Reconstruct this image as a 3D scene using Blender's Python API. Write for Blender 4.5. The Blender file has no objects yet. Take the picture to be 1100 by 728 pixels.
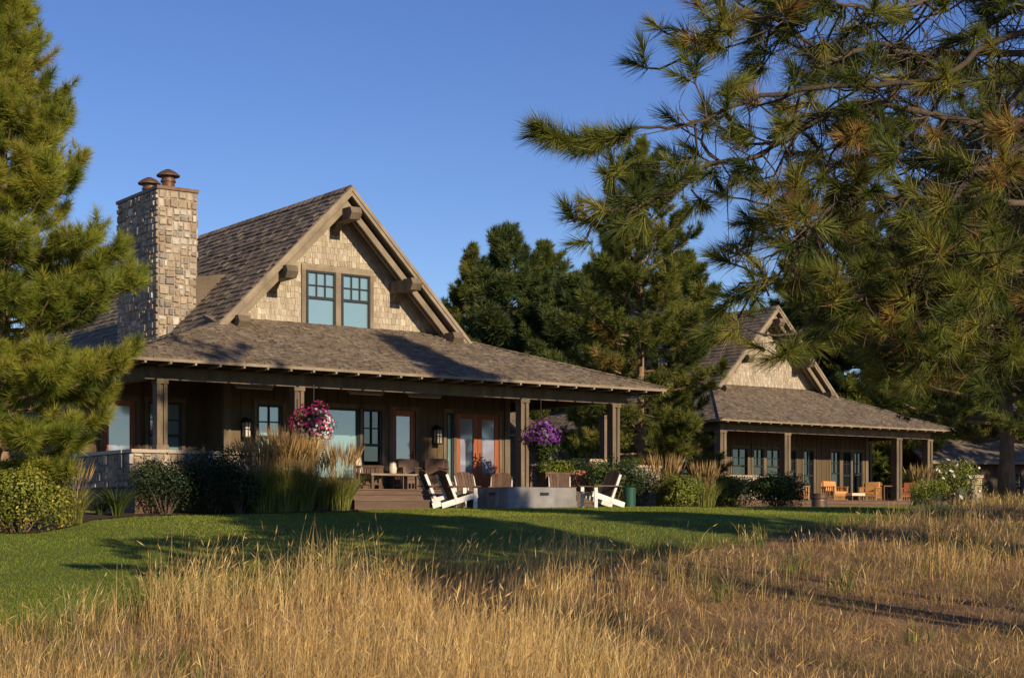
import bpy, math, random
import numpy as np
from mathutils import Vector, Matrix
S = bpy.context.scene
COL = S.collection
R = math.radians
# ---------------------------------------------------------------- camera, sky, sun, exposure
EYE = 1.6
FPX = 1756.0
cam = bpy.data.cameras.new('camera'); co = bpy.data.objects.new('camera', cam); COL.objects.link(co)
co.location = (0, 0, EYE); co.rotation_euler = (R(90), 0, 0)
cam.sensor_width = 36; cam.lens = FPX/1100*36; cam.shift_y = 196/1100; cam.shift_x = 0
cam.clip_start = .1; cam.clip_end = 6000
S.camera = co
SUN_AZ, SUN_EL = 35.5, 20.0            # degrees to the right of straight behind the camera, elevation
sd = Vector((math.sin(R(SUN_AZ))*math.cos(R(SUN_EL)), -math.cos(R(SUN_AZ))*math.cos(R(SUN_EL)), math.sin(R(SUN_EL))))
wd = bpy.data.worlds.new('World'); S.world = wd; wd.use_nodes = True
wn = wd.node_tree.nodes; wl = wd.node_tree.links
sky = wn.new('ShaderNodeTexSky'); sky.sky_type = 'NISHITA'; sky.sun_disc = False
sky.sun_elevation = R(SUN_EL); sky.sun_rotation = math.atan2(sd.x, sd.y)
sky.altitude = 1200; sky.air_density = 1.0; sky.dust_density = 0.0; sky.ozone_density = 2.2
hs = wn.new('ShaderNodeHueSaturation'); hs.inputs['Saturation'].default_value = 1.22; hs.inputs['Hue'].default_value = .520
wl.new(sky.outputs[0], hs.inputs['Color']); wl.new(hs.outputs[0], wn['Background'].inputs[0])
wn['Background'].inputs[1].default_value = 0.104
sl_ = bpy.data.lights.new('sun', 'SUN'); so = bpy.data.objects.new('sun', sl_); COL.objects.link(so)
sl_.energy = 5.0; sl_.angle = R(.5); sl_.color = (1.0, .80, .53)
so.rotation_euler = (-sd).to_track_quat('-Z', 'Y').to_euler()
S.view_settings.view_transform = 'Standard'; S.view_settings.look = 'None'
S.view_settings.exposure = 0.2; S.view_settings.gamma = 1.0; S.view_settings.use_curve_mapping = False
S.render.engine = 'CYCLES'
S.cycles.use_denoising = True
S.cycles.max_bounces = 6; S.cycles.transparent_max_bounces = 4

rnd = random.Random(7)
NP = np.random.default_rng(11)
def W(px, py, Z): return Vector(((px-550)/FPX*Z, Z, EYE+(560-py)/FPX*Z))

# ---------------------------------------------------------------- materials
def mat(name, cols, rough=.8, noise=(3, .25), stretch=(1, 1, 1), bump=0, bscale=20, transl=0, metal=0, spec=.3, fine=(0, 0), patch=None):
    m = bpy.data.materials.new(name); m.use_nodes = True
    n = m.node_tree.nodes; l = m.node_tree.links
    p = n['Principled BSDF']; p.inputs['Roughness'].default_value = rough; p.inputs['Metallic'].default_value = metal
    p.inputs['Specular IOR Level'].default_value = spec
    at = n.new('ShaderNodeAttribute'); at.attribute_name = 'tint'
    cr = n.new('ShaderNodeValToRGB'); el = cr.color_ramp.elements
    if len(cols) == 1: cols = [(0, cols[0]), (1, cols[0])]
    elif not isinstance(cols[0][1], (tuple, list)): cols = [(i/(len(cols)-1), c) for i, c in enumerate(cols)]
    while len(el) < len(cols): el.new(.5)
    for e, (pp, c) in zip(el, cols): e.position = pp; e.color = (*c, 1)
    l.new(at.outputs['Fac'], cr.inputs[0])
    col = cr.outputs[0]
    tc = n.new('ShaderNodeTexCoord'); mp = n.new('ShaderNodeMapping'); mp.inputs['Scale'].default_value = stretch
    l.new(tc.outputs['Object'], mp.inputs[0])
    def mod(col, sc, amt, detail=4):
        nz = n.new('ShaderNodeTexNoise'); nz.inputs['Scale'].default_value = sc; nz.inputs['Detail'].default_value = detail
        l.new(mp.outputs[0], nz.inputs['Vector'])
        mr = n.new('ShaderNodeMapRange'); mr.inputs['From Min'].default_value = .25; mr.inputs['From Max'].default_value = .75
        mr.inputs['To Min'].default_value = 1-amt; mr.inputs['To Max'].default_value = 1+amt
        l.new(nz.outputs['Fac'], mr.inputs[0])
        mx = n.new('ShaderNodeMix'); mx.data_type = 'RGBA'; mx.blend_type = 'MULTIPLY'; mx.inputs['Factor'].default_value = 1
        l.new(col, mx.inputs['A']); l.new(mr.outputs[0], mx.inputs['B'])
        return mx.outputs['Result']
    if noise[1]: col = mod(col, *noise)
    if fine[1]: col = mod(col, *fine, detail=6)
    if patch:                                  # (scale, lo, hi, colour): blotches of a second own colour
        nz = n.new('ShaderNodeTexNoise'); nz.inputs['Scale'].default_value = patch[0]; nz.inputs['Detail'].default_value = 5
        l.new(tc.outputs['Object'], nz.inputs['Vector'])
        mr = n.new('ShaderNodeMapRange'); mr.inputs['From Min'].default_value = patch[1]; mr.inputs['From Max'].default_value = patch[2]
        l.new(nz.outputs['Fac'], mr.inputs[0])
        mx = n.new('ShaderNodeMix'); mx.data_type = 'RGBA'
        l.new(mr.outputs[0], mx.inputs['Factor']); l.new(col, mx.inputs['A']); mx.inputs['B'].default_value = (*patch[3], 1)
        col = mx.outputs['Result']
    l.new(col, p.inputs['Base Color'])
    if bump:
        nz = n.new('ShaderNodeTexNoise'); nz.inputs['Scale'].default_value = bscale; nz.inputs['Detail'].default_value = 5
        l.new(mp.outputs[0], nz.inputs['Vector'])
        b = n.new('ShaderNodeBump'); b.inputs['Strength'].default_value = bump; b.inputs['Distance'].default_value = .02
        l.new(nz.outputs['Fac'], b.inputs['Height']); l.new(b.outputs[0], p.inputs['Normal'])
    if transl:
        tr = n.new('ShaderNodeBsdfTranslucent'); l.new(col, tr.inputs[0])
        ms = n.new('ShaderNodeMixShader'); ms.inputs[0].default_value = transl
        l.new(p.outputs[0], ms.inputs[1]); l.new(tr.outputs[0], ms.inputs[2]); l.new(ms.outputs[0], n['Material Output'].inputs[0])
    return m
def glass(name, base, ior=2.0, rough=.04, wob=.04):
    m = bpy.data.materials.new(name); m.use_nodes = True
    n = m.node_tree.nodes; l = m.node_tree.links; p = n['Principled BSDF']
    p.inputs['Base Color'].default_value = (*base, 1); p.inputs['Roughness'].default_value = rough
    p.inputs['IOR'].default_value = ior
    tc = n.new('ShaderNodeTexCoord'); nz = n.new('ShaderNodeTexNoise'); nz.inputs['Scale'].default_value = 1.3
    l.new(tc.outputs['Object'], nz.inputs['Vector'])
    b = n.new('ShaderNodeBump'); b.inputs['Strength'].default_value = wob; b.inputs['Distance'].default_value = .05
    l.new(nz.outputs['Fac'], b.inputs['Height']); l.new(b.outputs[0], p.inputs['Normal'])
    return m
K = {}
K['roof'] = mat('roof_shakes', [(.085, .066, .048), (.165, .13, .096), (.25, .20, .15)], .85, (1.2, .25), (1, 1, 1), .3, 30, fine=(25, .25))
K['wallshingle'] = mat('wall_shingles', [(.25, .20, .145), (.385, .33, .255), (.50, .45, .37)], .85, (1.5, .2), (3, 3, .6), .2, 30, fine=(14, .25))
K['trim'] = mat('trim_wood', [(.19, .153, .11), (.26, .212, .155)], .75, (2.2, .32), (1, 1, 1), .1, 30, fine=(30, .12))
K['timber'] = mat('brown_timber', [(.115, .088, .062), (.175, .135, .095)], .75, (2, .38), (2, 2, .5), .15, 30, fine=(20, .2))
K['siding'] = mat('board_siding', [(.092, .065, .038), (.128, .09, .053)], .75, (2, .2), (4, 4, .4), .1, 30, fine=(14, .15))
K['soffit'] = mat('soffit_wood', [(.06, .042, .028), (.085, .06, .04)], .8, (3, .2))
K['stone'] = mat('ashlar_stone', [(0, (.17, .155, .14)), (.2, (.26, .235, .205)), (.36, (.34, .28, .21)), (.48, (.26, .20, .145)), (.62, (.38, .325, .255)), (.75, (.36, .265, .175)), (.88, (.42, .375, .32)), (1, (.52, .47, .41))], .85, (6, .25), (1, 1, 1), .5, 18, fine=(30, .2))
K['mortar'] = mat('mortar', [(.2, .18, .15)], .9)
K['flue'] = mat('rusty_metal', [(.13, .075, .05), (.18, .11, .075)], .55, (8, .3), metal=.4)
K['sash'] = mat('dark_bronze', [(.018, .022, .024), (.03, .033, .034)], .45, (5, .1))
K['red_door'] = mat('red_wood', [(.25, .075, .035), (.33, .105, .048)], .45, (3, .2), (4, 4, .5), .05, 30, fine=(20, .15))
K['pane'] = glass('window_glass', (.17, .28, .31), 2.6)  # teal of the reflected sky is put into the pane's base colour
K['pane_dark'] = glass('dark_glass', (.012, .016, .018), 1.9, .03, .12)
K['pane_door'] = glass('door_glass', (.26, .26, .36), 2.6, .05)  # lavender base colour stands in for bright sky reflected in the doors
K['metal'] = mat('dark_metal', [(.03, .027, .025)], .5, (6, .1), metal=.5)
K['steel'] = mat('brushed_steel', [(.45, .43, .40)], .35, (6, .1), metal=.8)
K['lampglass'] = mat('frosted_glass', [(.55, .5, .42)], .3, (4, .1))
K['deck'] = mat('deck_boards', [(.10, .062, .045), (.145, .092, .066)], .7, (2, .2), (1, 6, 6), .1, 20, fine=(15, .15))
K['white'] = mat('white_paint', [(.62, .61, .60), (.72, .71, .70)], .55, (8, .2))
K['brown'] = mat('brown_slats', [(.085, .05, .035), (.14, .085, .06)], .65, (5, .25), fine=(30, .15))
K['cover'] = mat('grey_canvas', [(.22, .215, .22)], .9, (2.5, .28), bump=1.0, bscale=4, fine=(60, .08))
K['teak'] = mat('teak', [(.32, .17, .07), (.42, .24, .11)], .6, (5, .2), fine=(25, .15))
K['orange'] = mat('orange_cushion', [(.52, .26, .09), (.58, .30, .11)], .85, (8, .12))
K['cream'] = mat('cream_cushion', [(.60, .52, .40)], .9, (8, .08))
K['redfab'] = mat('red_cushion', [(.36, .10, .05)], .85, (8, .1))
K['black'] = mat('black_vinyl', [(.02, .02, .022)], .5, (5, .1), bump=.3, bscale=6)
K['copper'] = mat('copper_patina', [(.11, .065, .055), (.16, .10, .085)], .45, (5, .3), metal=.4)
K['green'] = mat('green_plastic', [(.02, .075, .055)], .5, (5, .1))
K['terracotta'] = mat('terracotta', [(.36, .15, .08)], .8, (6, .2))
K['granite'] = mat('counter_slab', [(.42, .33, .25)], .5, (20, .2))
BARK = mat('pine_bark', [(.085, .06, .045), (.15, .10, .07)], .9, (4, .35), (3, 3, .8), .8, 12, fine=(20, .3))
K['bark'] = BARK
K['barkred'] = mat('ponderosa_bark', [(.17, .115, .08), (.26, .17, .115)], .9, (4, .35), (3, 3, .8), .8, 12, fine=(20, .3))
K['limb'] = mat('limb_bark', [(.05, .039, .032), (.105, .08, .062)], .9, (6, .35), (3, 3, 3), .6, 12, fine=(25, .3))
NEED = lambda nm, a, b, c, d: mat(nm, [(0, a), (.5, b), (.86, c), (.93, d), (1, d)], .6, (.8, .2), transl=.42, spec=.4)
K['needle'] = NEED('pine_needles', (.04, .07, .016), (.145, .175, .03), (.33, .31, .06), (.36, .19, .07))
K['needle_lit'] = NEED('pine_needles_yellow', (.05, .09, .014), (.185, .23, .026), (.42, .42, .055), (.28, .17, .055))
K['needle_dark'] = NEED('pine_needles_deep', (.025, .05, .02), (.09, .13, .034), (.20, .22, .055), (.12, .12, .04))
LEAF = lambda nm, a, b, c: mat(nm, [a, b, c], .55, (1.5, .2), transl=.3, spec=.4)
K['leaf'] = LEAF('green_leaves', (.025, .05, .012), (.055, .09, .02), (.10, .13, .03))
K['leaf_dark'] = LEAF('dark_leaves', (.014, .03, .012), (.03, .055, .018), (.055, .08, .028))
K['leaf_lime'] = LEAF('lime_leaves', (.08, .11, .014), (.17, .20, .025), (.28, .29, .05))
K['yellow'] = LEAF('yellow_petals', (.45, .30, .02), (.55, .40, .03), (.6, .48, .06))
K['magenta'] = LEAF('magenta_petals', (.32, .015, .10), (.5, .03, .18), (.55, .10, .26))
K['whitepetal'] = LEAF('white_petals', (.7, .55, .6), (.8, .72, .74), (.85, .82, .8))
K['purple'] = LEAF('purple_petals', (.09, .015, .16), (.18, .03, .30), (.36, .14, .46))
K['reed'] = LEAF('reed_blades', (.06, .095, .016), (.16, .19, .035), (.32, .28, .08))
K['plume'] = LEAF('reed_plumes', (.30, .18, .06), (.42, .28, .11), (.52, .38, .18))
K['straw'] = mat('straw', [(0, (.06, .085, .017)), (.2, (.14, .15, .032)), (.34, (.32, .19, .075)), (.7, (.63, .42, .15)), (1, (.80, .61, .30))], .6, (.35, .15), transl=.25, spec=.3)
K['thatch'] = mat('thatch', [(0, (.10, .09, .03)), (.34, (.22, .135, .065)), (.7, (.46, .31, .15)), (1, (.66, .48, .27))], .7, (.5, .3), transl=.2, spec=.2)
K['turf'] = mat('turf_blades', [(.07, .115, .008), (.20, .25, .02), (.38, .36, .06)], .6, (.42, .36), transl=.3, spec=.3)
K['dirt'] = mat('dry_ground', [(.25, .155, .085)], .95, (1.2, .35), fine=(14, .45), bump=.8, bscale=10, patch=(.8, .5, .66, (.13, .08, .05)))
K['lawnsoil'] = mat('lawn_ground', [(.09, .125, .016)], .95, (.35, .25), fine=(15, .35))
K['mulch'] = mat('bark_mulch', [(.055, .032, .022)], .95, (3, .3), fine=(25, .5), bump=.8, bscale=20)
K['paver'] = mat('paving', [(.22, .19, .16)], .9, (2, .2), fine=(12, .2))

# ---------------------------------------------------------------- mesh helpers
class MB:
    def __init__(s): s.V = []; s.F = []; s.T = []
    def add(s, vs, fs, t=None):
        b = len(s.V); s.V += [tuple(v) for v in vs]
        t = rnd.random() if t is None else t
        for f in fs: s.F.append(tuple(b+i for i in f)); s.T.append(t)
    def box(s, x0, x1, y0, y1, z0, z1, t=None):
        s.add([(x0,y0,z0),(x1,y0,z0),(x1,y1,z0),(x0,y1,z0),(x0,y0,z1),(x1,y0,z1),(x1,y1,z1),(x0,y1,z1)],
              [(0,3,2,1),(4,5,6,7),(0,1,5,4),(1,2,6,5),(2,3,7,6),(3,0,4,7)], t)
    def beam(s, p0, p1, w, h, up=(0, 0, 1), t=None):
        p0 = Vector(p0); p1 = Vector(p1); d = (p1-p0).normalized(); up = Vector(up)
        x = d.cross(up); x = x.normalized() if x.length > 1e-5 else Vector((1, 0, 0)); y = x.cross(d)
        vs = [p+x*(a*w/2)+y*(b*h/2) for p in (p0, p1) for a, b in ((-1,-1),(1,-1),(1,1),(-1,1))]
        s.add(vs, [(3,2,1,0),(4,5,6,7),(0,1,5,4),(1,2,6,5),(2,3,7,6),(3,0,4,7)], t)
    def prism(s, pts, ext, t=None):
        n = len(pts); e = Vector(ext); a = [Vector(p) for p in pts]
        nrm = (a[1]-a[0]).cross(a[2]-a[0])
        if nrm.dot(e) > 0: a = a[::-1]
        s.add(a+[p+e for p in a], [tuple(range(n)), tuple(range(2*n-1, n-1, -1))]+[(i, i+n, (i+1) % n+n, (i+1) % n)[::1] for i in range(n)], t)
    def tube(s, path, radii, n=6, t=None):
        P = [Vector(p) for p in path]; vs = []; fs = []
        for i, p in enumerate(P):
            d = (P[min(i+1, len(P)-1)]-P[max(i-1, 0)])
            d = d.normalized() if d.length > 1e-6 else Vector((0, 0, 1))
            a = d.cross(Vector((0, 0, 1)) if abs(d.z) < .9 else Vector((1, 0, 0))).normalized(); b = d.cross(a)
            r = radii[i] if isinstance(radii, (list, tuple)) else radii
            for k in range(n):
                c = 2*math.pi*k/n; vs.append(p+a*(math.cos(c)*r)+b*(math.sin(c)*r))
        for i in range(len(P)-1):
            for k in range(n):
                k2 = (k+1) % n; fs.append((i*n+k, i*n+k2, (i+1)*n+k2, (i+1)*n+k))
        fs.append(tuple(range(n))[::-1]); fs.append(tuple(len(vs)-n+k for k in range(n)))
        s.add(vs, fs, t)
    def lathe(s, prof, n=20, c=(0, 0, 0), t=None):
        vs = []; fs = []
        for r, z in prof:
            for k in range(n):
                a = 2*math.pi*k/n; vs.append((c[0]+r*math.cos(a), c[1]+r*math.sin(a), c[2]+z))
        for i in range(len(prof)-1):
            for k in range(n):
                k2 = (k+1) % n; fs.append((i*n+k, i*n+k2, (i+1)*n+k2, (i+1)*n+k))
        fs.append(tuple(range(n))[::-1]); fs.append(tuple(len(vs)-n+k for k in range(n)))
        s.add(vs, fs, t)
    def build(s, name, m, parent=None, smooth=False, bevel=0):
        me = bpy.data.meshes.new(name); me.from_pydata(s.V, [], s.F); me.update()
        at = me.attributes.new('tint', 'FLOAT', 'FACE'); at.data.foreach_set('value', s.T)
        me.materials.append(m)
        if smooth: me.polygons.foreach_set('use_smooth', [True]*len(me.polygons))
        o = bpy.data.objects.new(name, me); COL.objects.link(o)
        if parent: o.parent = parent
        if bevel:
            b = o.modifiers.new('bevel', 'BEVEL'); b.width = bevel; b.segments = 3; b.limit_method = 'ANGLE'
        return o
def fast(name, V, sizes, idx, tint, m, parent=None):          # numpy mesh: V (n,3), loops idx, face sizes
    me = bpy.data.meshes.new(name)
    V = np.ascontiguousarray(V, dtype=np.float32); idx = np.ascontiguousarray(idx, dtype=np.int32).ravel()
    me.vertices.add(len(V)); me.vertices.foreach_set('co', V.ravel())
    me.loops.add(len(idx)); me.loops.foreach_set('vertex_index', idx)
    st = np.zeros(len(sizes), np.int32); st[1:] = np.cumsum(sizes)[:-1]
    me.polygons.add(len(sizes)); me.polygons.foreach_set('loop_start', st); me.polygons.foreach_set('loop_total', np.asarray(sizes, np.int32))
    me.update(calc_edges=True)
    at = me.attributes.new('tint', 'FLOAT', 'FACE'); at.data.foreach_set('value', np.asarray(tint, np.float32))
    me.materials.append(m)
    o = bpy.data.objects.new(name, me); COL.objects.link(o)
    if parent: o.parent = parent
    return o
def tag(o, label, cat=None, group=None, kind=None):
    if label: o['label'] = label
    if cat: o['category'] = cat
    if group: o['group'] = group
    if kind: o['kind'] = kind
    return o
def thing(name, label, cat, loc=(0, 0, 0), rz=0, group=None):
    o = bpy.data.objects.new(name, None); COL.objects.link(o); o.location = loc; o.rotation_euler = (0, 0, rz)
    o.empty_display_size = .2
    return tag(o, label, cat, group)
def dup(root, loc, rz, label, scale=None):
    r = root.copy(); COL.objects.link(r); r.location = loc; r.rotation_euler = (0, 0, rz); r['label'] = label
    if scale: r.scale = scale
    for ch in list(root.children):
        c = ch.copy(); COL.objects.link(c); c.parent = r
        for g in list(ch.children):
            d = g.copy(); COL.objects.link(d); d.parent = c
    return r

# ---------------------------------------------------------------- ground
GY = [-400, 0, 14, 18, 24, 30, 36, 42, 50, 80, 300, 3000]
GZ = [-.6, -.05, .0, .12, .58, 1.15, 1.72, 1.95, 1.99, 2.08, 2.3, 2.3]
def gz(x, y):
    z = np.interp(y, GY, GZ)
    x = np.asarray(x, float); y = np.asarray(y, float)
    k = np.clip((y-8)/20, 0, 1)
    z = z + k*(.035*np.sin(x*.7+y*.3)+.03*np.sin(x*.31-y*.53+1))*np.clip((40-y)/10, 0, 1)
    z = z + np.clip((x-9-.17*(y-40))/10, 0, 1)*np.clip((y-34)/14, 0, 1)*.38*np.clip((70-y)/15, 0, 1)
    return z
def G(x, y): return float(gz(x, y))
def sheet(name, xs, ys, dz, m, keep=None):
    xs = np.asarray(xs); ys = np.asarray(ys); X, Y = np.meshgrid(xs, ys); Z = gz(X, Y)+dz
    V = np.stack([X, Y, Z], -1).reshape(-1, 3); nx = len(xs)
    fs = []
    for j in range(len(ys)-1):
        for i in range(nx-1):
            if keep is None or keep((xs[i]+xs[i+1])/2, (ys[j]+ys[j+1])/2): fs.append((j*nx+i, j*nx+i+1, (j+1)*nx+i+1, (j+1)*nx+i))
    return fast(name, V, [4]*len(fs), fs, [.5]*len(fs), m)
gs = sheet('ground', np.concatenate([[-3000, -600, -150, -60], np.arange(-30, 40.1, .5), [60, 150, 600, 3000]]),
           np.concatenate([[-3000, -400, -100, -30, 0, 6], np.arange(10, 60.1, .5), np.arange(64, 120, 5), [180, 300, 800, 3000]]), 0, K['dirt'])
tag(gs, None, None, None, 'structure')
# edge between mown lawn and tall dry grass, as ratio x/depth -> depth
BR = [-.60, -.31, -.25, -.17, -.09, 0, .06, .11, .17, .23, .265, .31, .4]
BZ = [18, 19.6, 21.2, 24.4, 26.0, 26.8, 28.2, 30.5, 33, 35.5, 40, 54, 62]
def edge(x, y): return np.interp(np.asarray(x)/np.maximum(np.asarray(y), 1), BR, BZ)
lawn = sheet('lawn', np.arange(-30, 24, .4), np.arange(18, 70, .4), .012, K['lawnsoil'], keep=lambda x, y: y > edge(x, y)-.8 and x < .29*y+.5)
tag(lawn, None, None, None, 'structure')

# ---------------------------------------------------------------- house frame helpers
HA = math.atan2(.582, .813); CA, SA = math.cos(HA), math.sin(HA)
H1 = dict(loc=(-8.64, 37, 1.95)); H2 = dict(loc=(8.71, 68, 2.05))
def U(px, v, h):                       # position along a house front seen at photo column px
    k = (px-550)/FPX; ax, ay, _ = h['loc']
    X0 = ax-SA*v; Z0 = ay+CA*v
    return (k*Z0-X0)/(CA-k*SA)
def LW(h, u, v, z=0): ax, ay, az = h['loc']; return Vector((ax+CA*u-SA*v, ay+SA*u+CA*v, az+z))

def shingles(mb, O, a, b, n, T, rngf, expo, w0, w1, th, jit=.25, t0=0):
    O = Vector(O); a = Vector(a); b = Vector(b); n = Vector(n); k = 0
    while True:
        t = t0+k*expo; k += 1
        if t >= T: break
        for s0, s1 in rngf(t+expo*.5):
            s = s0-rnd.random()*w0
            while s < s1-.01:
                w = rnd.uniform(w0, w1); e = min(s+w, s1); q = max(s, s0)
                if e-q > .02:
                    tb = t-rnd.random()*jit*expo; tt = min(t+expo*1.2, T+.05); h = th*rnd.uniform(.6, 1.3); g = .006
                    p = lambda ss, t_, hh: O+a*ss+b*t_+n*hh
                    mb.add([p(q+g, tb, h), p(e-g, tb, h), p(e-g, tt, h*.25), p(q+g, tt, h*.25), p(q+g, tb, -.01), p(e-g, tb, -.01), p(e-g, tt, -.01), p(q+g, tt, -.01)],
                           [(0,1,2,3),(4,5,1,0),(5,6,2,1),(7,4,0,3)], min(1, max(0, rnd.gauss(.5, .17))))
                s = e if e < s1 else s1
def ashlar(mb, O, a, b, n, wd_, ht, mn=.14, mx=.42, dep=.045):
    O = Vector(O); a = Vector(a); b = Vector(b); n = Vector(n)
    def cut(x0, x1, y0, y1, d=0):
        w, h = x1-x0, y1-y0
        big = max(w, h)
        if (big > mx) or (big > 2*mn and rnd.random() < .55 and big > .26):
            f = rnd.uniform(.36, .64)
            if (w > h*1.15 or (w > h*.8 and rnd.random() < .4)) and w > 1.6*mn: cut(x0, x0+w*f, y0, y1); cut(x0+w*f, x1, y0, y1); return
            if h > 1.6*mn: cut(x0, x1, y0, y0+h*f); cut(x0, x1, y0+h*f, y1); return
        g = .012; d = dep*rnd.uniform(.5, 1.5); c = min(.025, .2*min(w, h))
        p = lambda x, y, z: O+a*x+b*y+n*z
        j = lambda: rnd.uniform(-.016, .016)
        mb.add([p(x0+g, y0+g, 0), p(x1-g, y0+g, 0), p(x1-g, y1-g, 0), p(x0+g, y1-g, 0),
                p(x0+g+c+j(), y0+g+c+j(), d), p(x1-g-c+j(), y0+g+c+j(), d), p(x1-g-c+j(), y1-g-c+j(), d), p(x0+g+c+j(), y1-g-c+j(), d)],
               [(4,5,6,7),(0,1,5,4),(1,2,6,5),(2,3,7,6),(3,0,4,7)], rnd.random())
    cut(0, wd_, 0, ht)
def stone_block(mb, x0, x1, y0, y1, z0, z1, **k):
    mb.box(x0, x1, y0, y1, z0, z1, .3)
    ashlar(mb, (x0, y0, z0), (1,0,0), (0,0,1), (0,-1,0), x1-x0, z1-z0, **k)
    ashlar(mb, (x0, y1, z0), (0,-1,0), (0,0,1), (-1,0,0), y1-y0, z1-z0, **k)
    ashlar(mb, (x1, y0, z0), (0,1,0), (0,0,1), (1,0,0), y1-y0, z1-z0, **k)
    ashlar(mb, (x1, y1, z0), (-1,0,0), (0,0,1), (0,1,0), x1-x0, z1-z0, **k)

def window(root, u0, u1, z0, z1, v, cols=3, rows=2, split=.42, pane='pane', f=.06, sash='sash', label=None, fixed=False):
    m = MB(); y0, y1 = v-.05, v+.05
    m.box(u0, u0+f, y0, y1, z0, z1, .4); m.box(u1-f, u1, y0, y1, z0, z1, .4)
    m.box(u0+f, u1-f, y0, y1, z0, z0+f*1.2, .4); m.box(u0+f, u1-f, y0, y1, z1-f, z1, .4)
    if split:
        zs = z1-(z1-z0)*split; m.box(u0+f, u1-f, y0+.01, y1, zs-f*.6, zs+f*.6, .4)
        for i in range(1, cols): x = u0+f+(u1-u0-2*f)*i/cols; m.box(x-.017, x+.017, y0+.02, y1, zs, z1-f, .4)
        for j in range(1, rows): z = zs+(z1-f-zs)*j/rows; m.box(u0+f, u1-f, y0+.023, y1-.003, z-.017, z+.017, .4)
    elif cols > 1 or rows > 1:
        for i in range(1, cols): x = u0+f+(u1-u0-2*f)*i/cols; m.box(x-.017, x+.017, y0+.02, y1, z0+f, z1-f, .4)
        for j in range(1, rows): z = z0+(z1-z0)*j/rows; m.box(u0+f, u1-f, y0+.023, y1-.003, z-.017, z+.017, .4)
    o = m.build('window', K[sash], root)
    if label: o['label'] = label
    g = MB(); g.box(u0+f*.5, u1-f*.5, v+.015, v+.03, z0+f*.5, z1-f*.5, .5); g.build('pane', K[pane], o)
    return o
def door(root, u0, u1, z0, z1, v, handle_right=True, pane='pane_door', wood='red_door'):
    m = MB(); y0, y1 = v-.03, v+.03; st = min(.15, (u1-u0)*.2); zb = z0+.42
    m.box(u0, u0+st, y0, y1, z0, z1); m.box(u1-st, u1, y0, y1, z0, z1)
    m.box(u0+st, u1-st, y0, y1, z1-st, z1); m.box(u0+st, u1-st, y0, y1, zb-.02, zb+.12); m.box(u0+st, u1-st, y0, y1, z0, z0+.14)
    m.box(u0+st, u1-st, y0+.02, y1-.02, z0+.14, zb-.02)
    o = m.build('door', K[wood], root)
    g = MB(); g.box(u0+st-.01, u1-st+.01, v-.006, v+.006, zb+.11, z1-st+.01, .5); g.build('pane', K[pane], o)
    h = MB(); hx = (u1-st*.5) if handle_right else (u0+st*.5)
    h.box(hx-.02, hx+.02, y0-.01, y0-.0, z0+.9, z0+1.12); h.tube([(hx, y0-.005, z0+1.0), (hx, y0-.05, z0+1.0), (hx+(-.1 if handle_right else .1), y0-.05, z0+1.0)], .011, 6)
    h.build('handle', K['metal'], o)
    return o
def wall_run(mb, u0, u1, z0, z1, v, th, ops, batten=.32):
    ops = sorted(ops); x = u0
    def panel(a, b, c, d):
        if b-a < .01 or d-c < .01: return
        mb.box(a, b, v, v+th, c, d)
        q = math.ceil(a/batten)*batten
        while q < b-.03:
            if q > a+.03: mb.box(q-.022, q+.022, v-.02, v-.0005, c, d)
            q += batten
    for a, b, c, d in ops:
        panel(x, a, z0, z1); panel(a, b, z0, c); panel(a, b, d, z1); x = b
    panel(x, u1, z0, z1)
def casing(mb, a, b, c, d, v, w=.09, sill=True):
    mb.box(a-w, a, v-.035, v+.02, c, d); mb.box(b, b+w, v-.035, v+.02, c, d)
    mb.box(a-w-.02, b+w+.02, v-.045, v+.02, d, d+w*1.3)
    if sill: mb.box(a-w-.02, b+w+.02, v-.07, v+.02, c-.07, c)
def post(root, u, v, z0, z1, w=.3, corner=False):
    m = MB(); a = w*.36
    m.box(u-w/2, u-w/2+a, v-w/2, v+w/2, z0+.12, z1-.1); m.box(u+w/2-a, u+w/2, v-w/2, v+w/2, z0+.12, z1-.1)
    m.box(u-w/2+a, u+w/2-a, v-w/2+.05, v+w/2-.05, z0+.12, z1-.1)
    m.box(u-w/2-.02, u+w/2+.02, v-w/2-.02, v+w/2+.02, z0, z0+.12); m.box(u-w/2-.02, u+w/2+.02, v-w/2-.02, v+w/2+.02, z1-.1, z1)
    return m.build('post', K['timber'], root)
def lantern(root, u, v, z):
    m = MB(); m.box(u-.06, u+.06, v-.03, v, z-.1, z+.2); m.beam((u, v-.03, z+.2), (u, v-.16, z+.24), .03, .03)
    m.box(u-.12, u+.12, v-.28, v-.04, z+.16, z+.2); m.prism([(u-.12, v-.28, z+.2), (u+.12, v-.28, z+.2), (u, v-.16, z+.3)], (0, .24, 0))
    m.box(u-.1, u+.1, v-.26, v-.06, z-.24, z-.2)
    for a in (-.1, .075):
        for b in (-.26, -.085): m.box(u+a, u+a+.025, v+b, v+b+.025, z-.2, z+.16)
    m.box(u-.01, u+.01, v-.262, v-.255, z-.2, z+.16); m.box(u-.09, u+.09, v-.263, v-.254, z-.02, z+.0)
    o = m.build('wall_lantern', K['metal'], root)
    g = MB(); g.box(u-.085, u+.085, v-.245, v-.075, z-.2, z+.16); g.build('lantern_glass', K['lampglass'], o)
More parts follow.
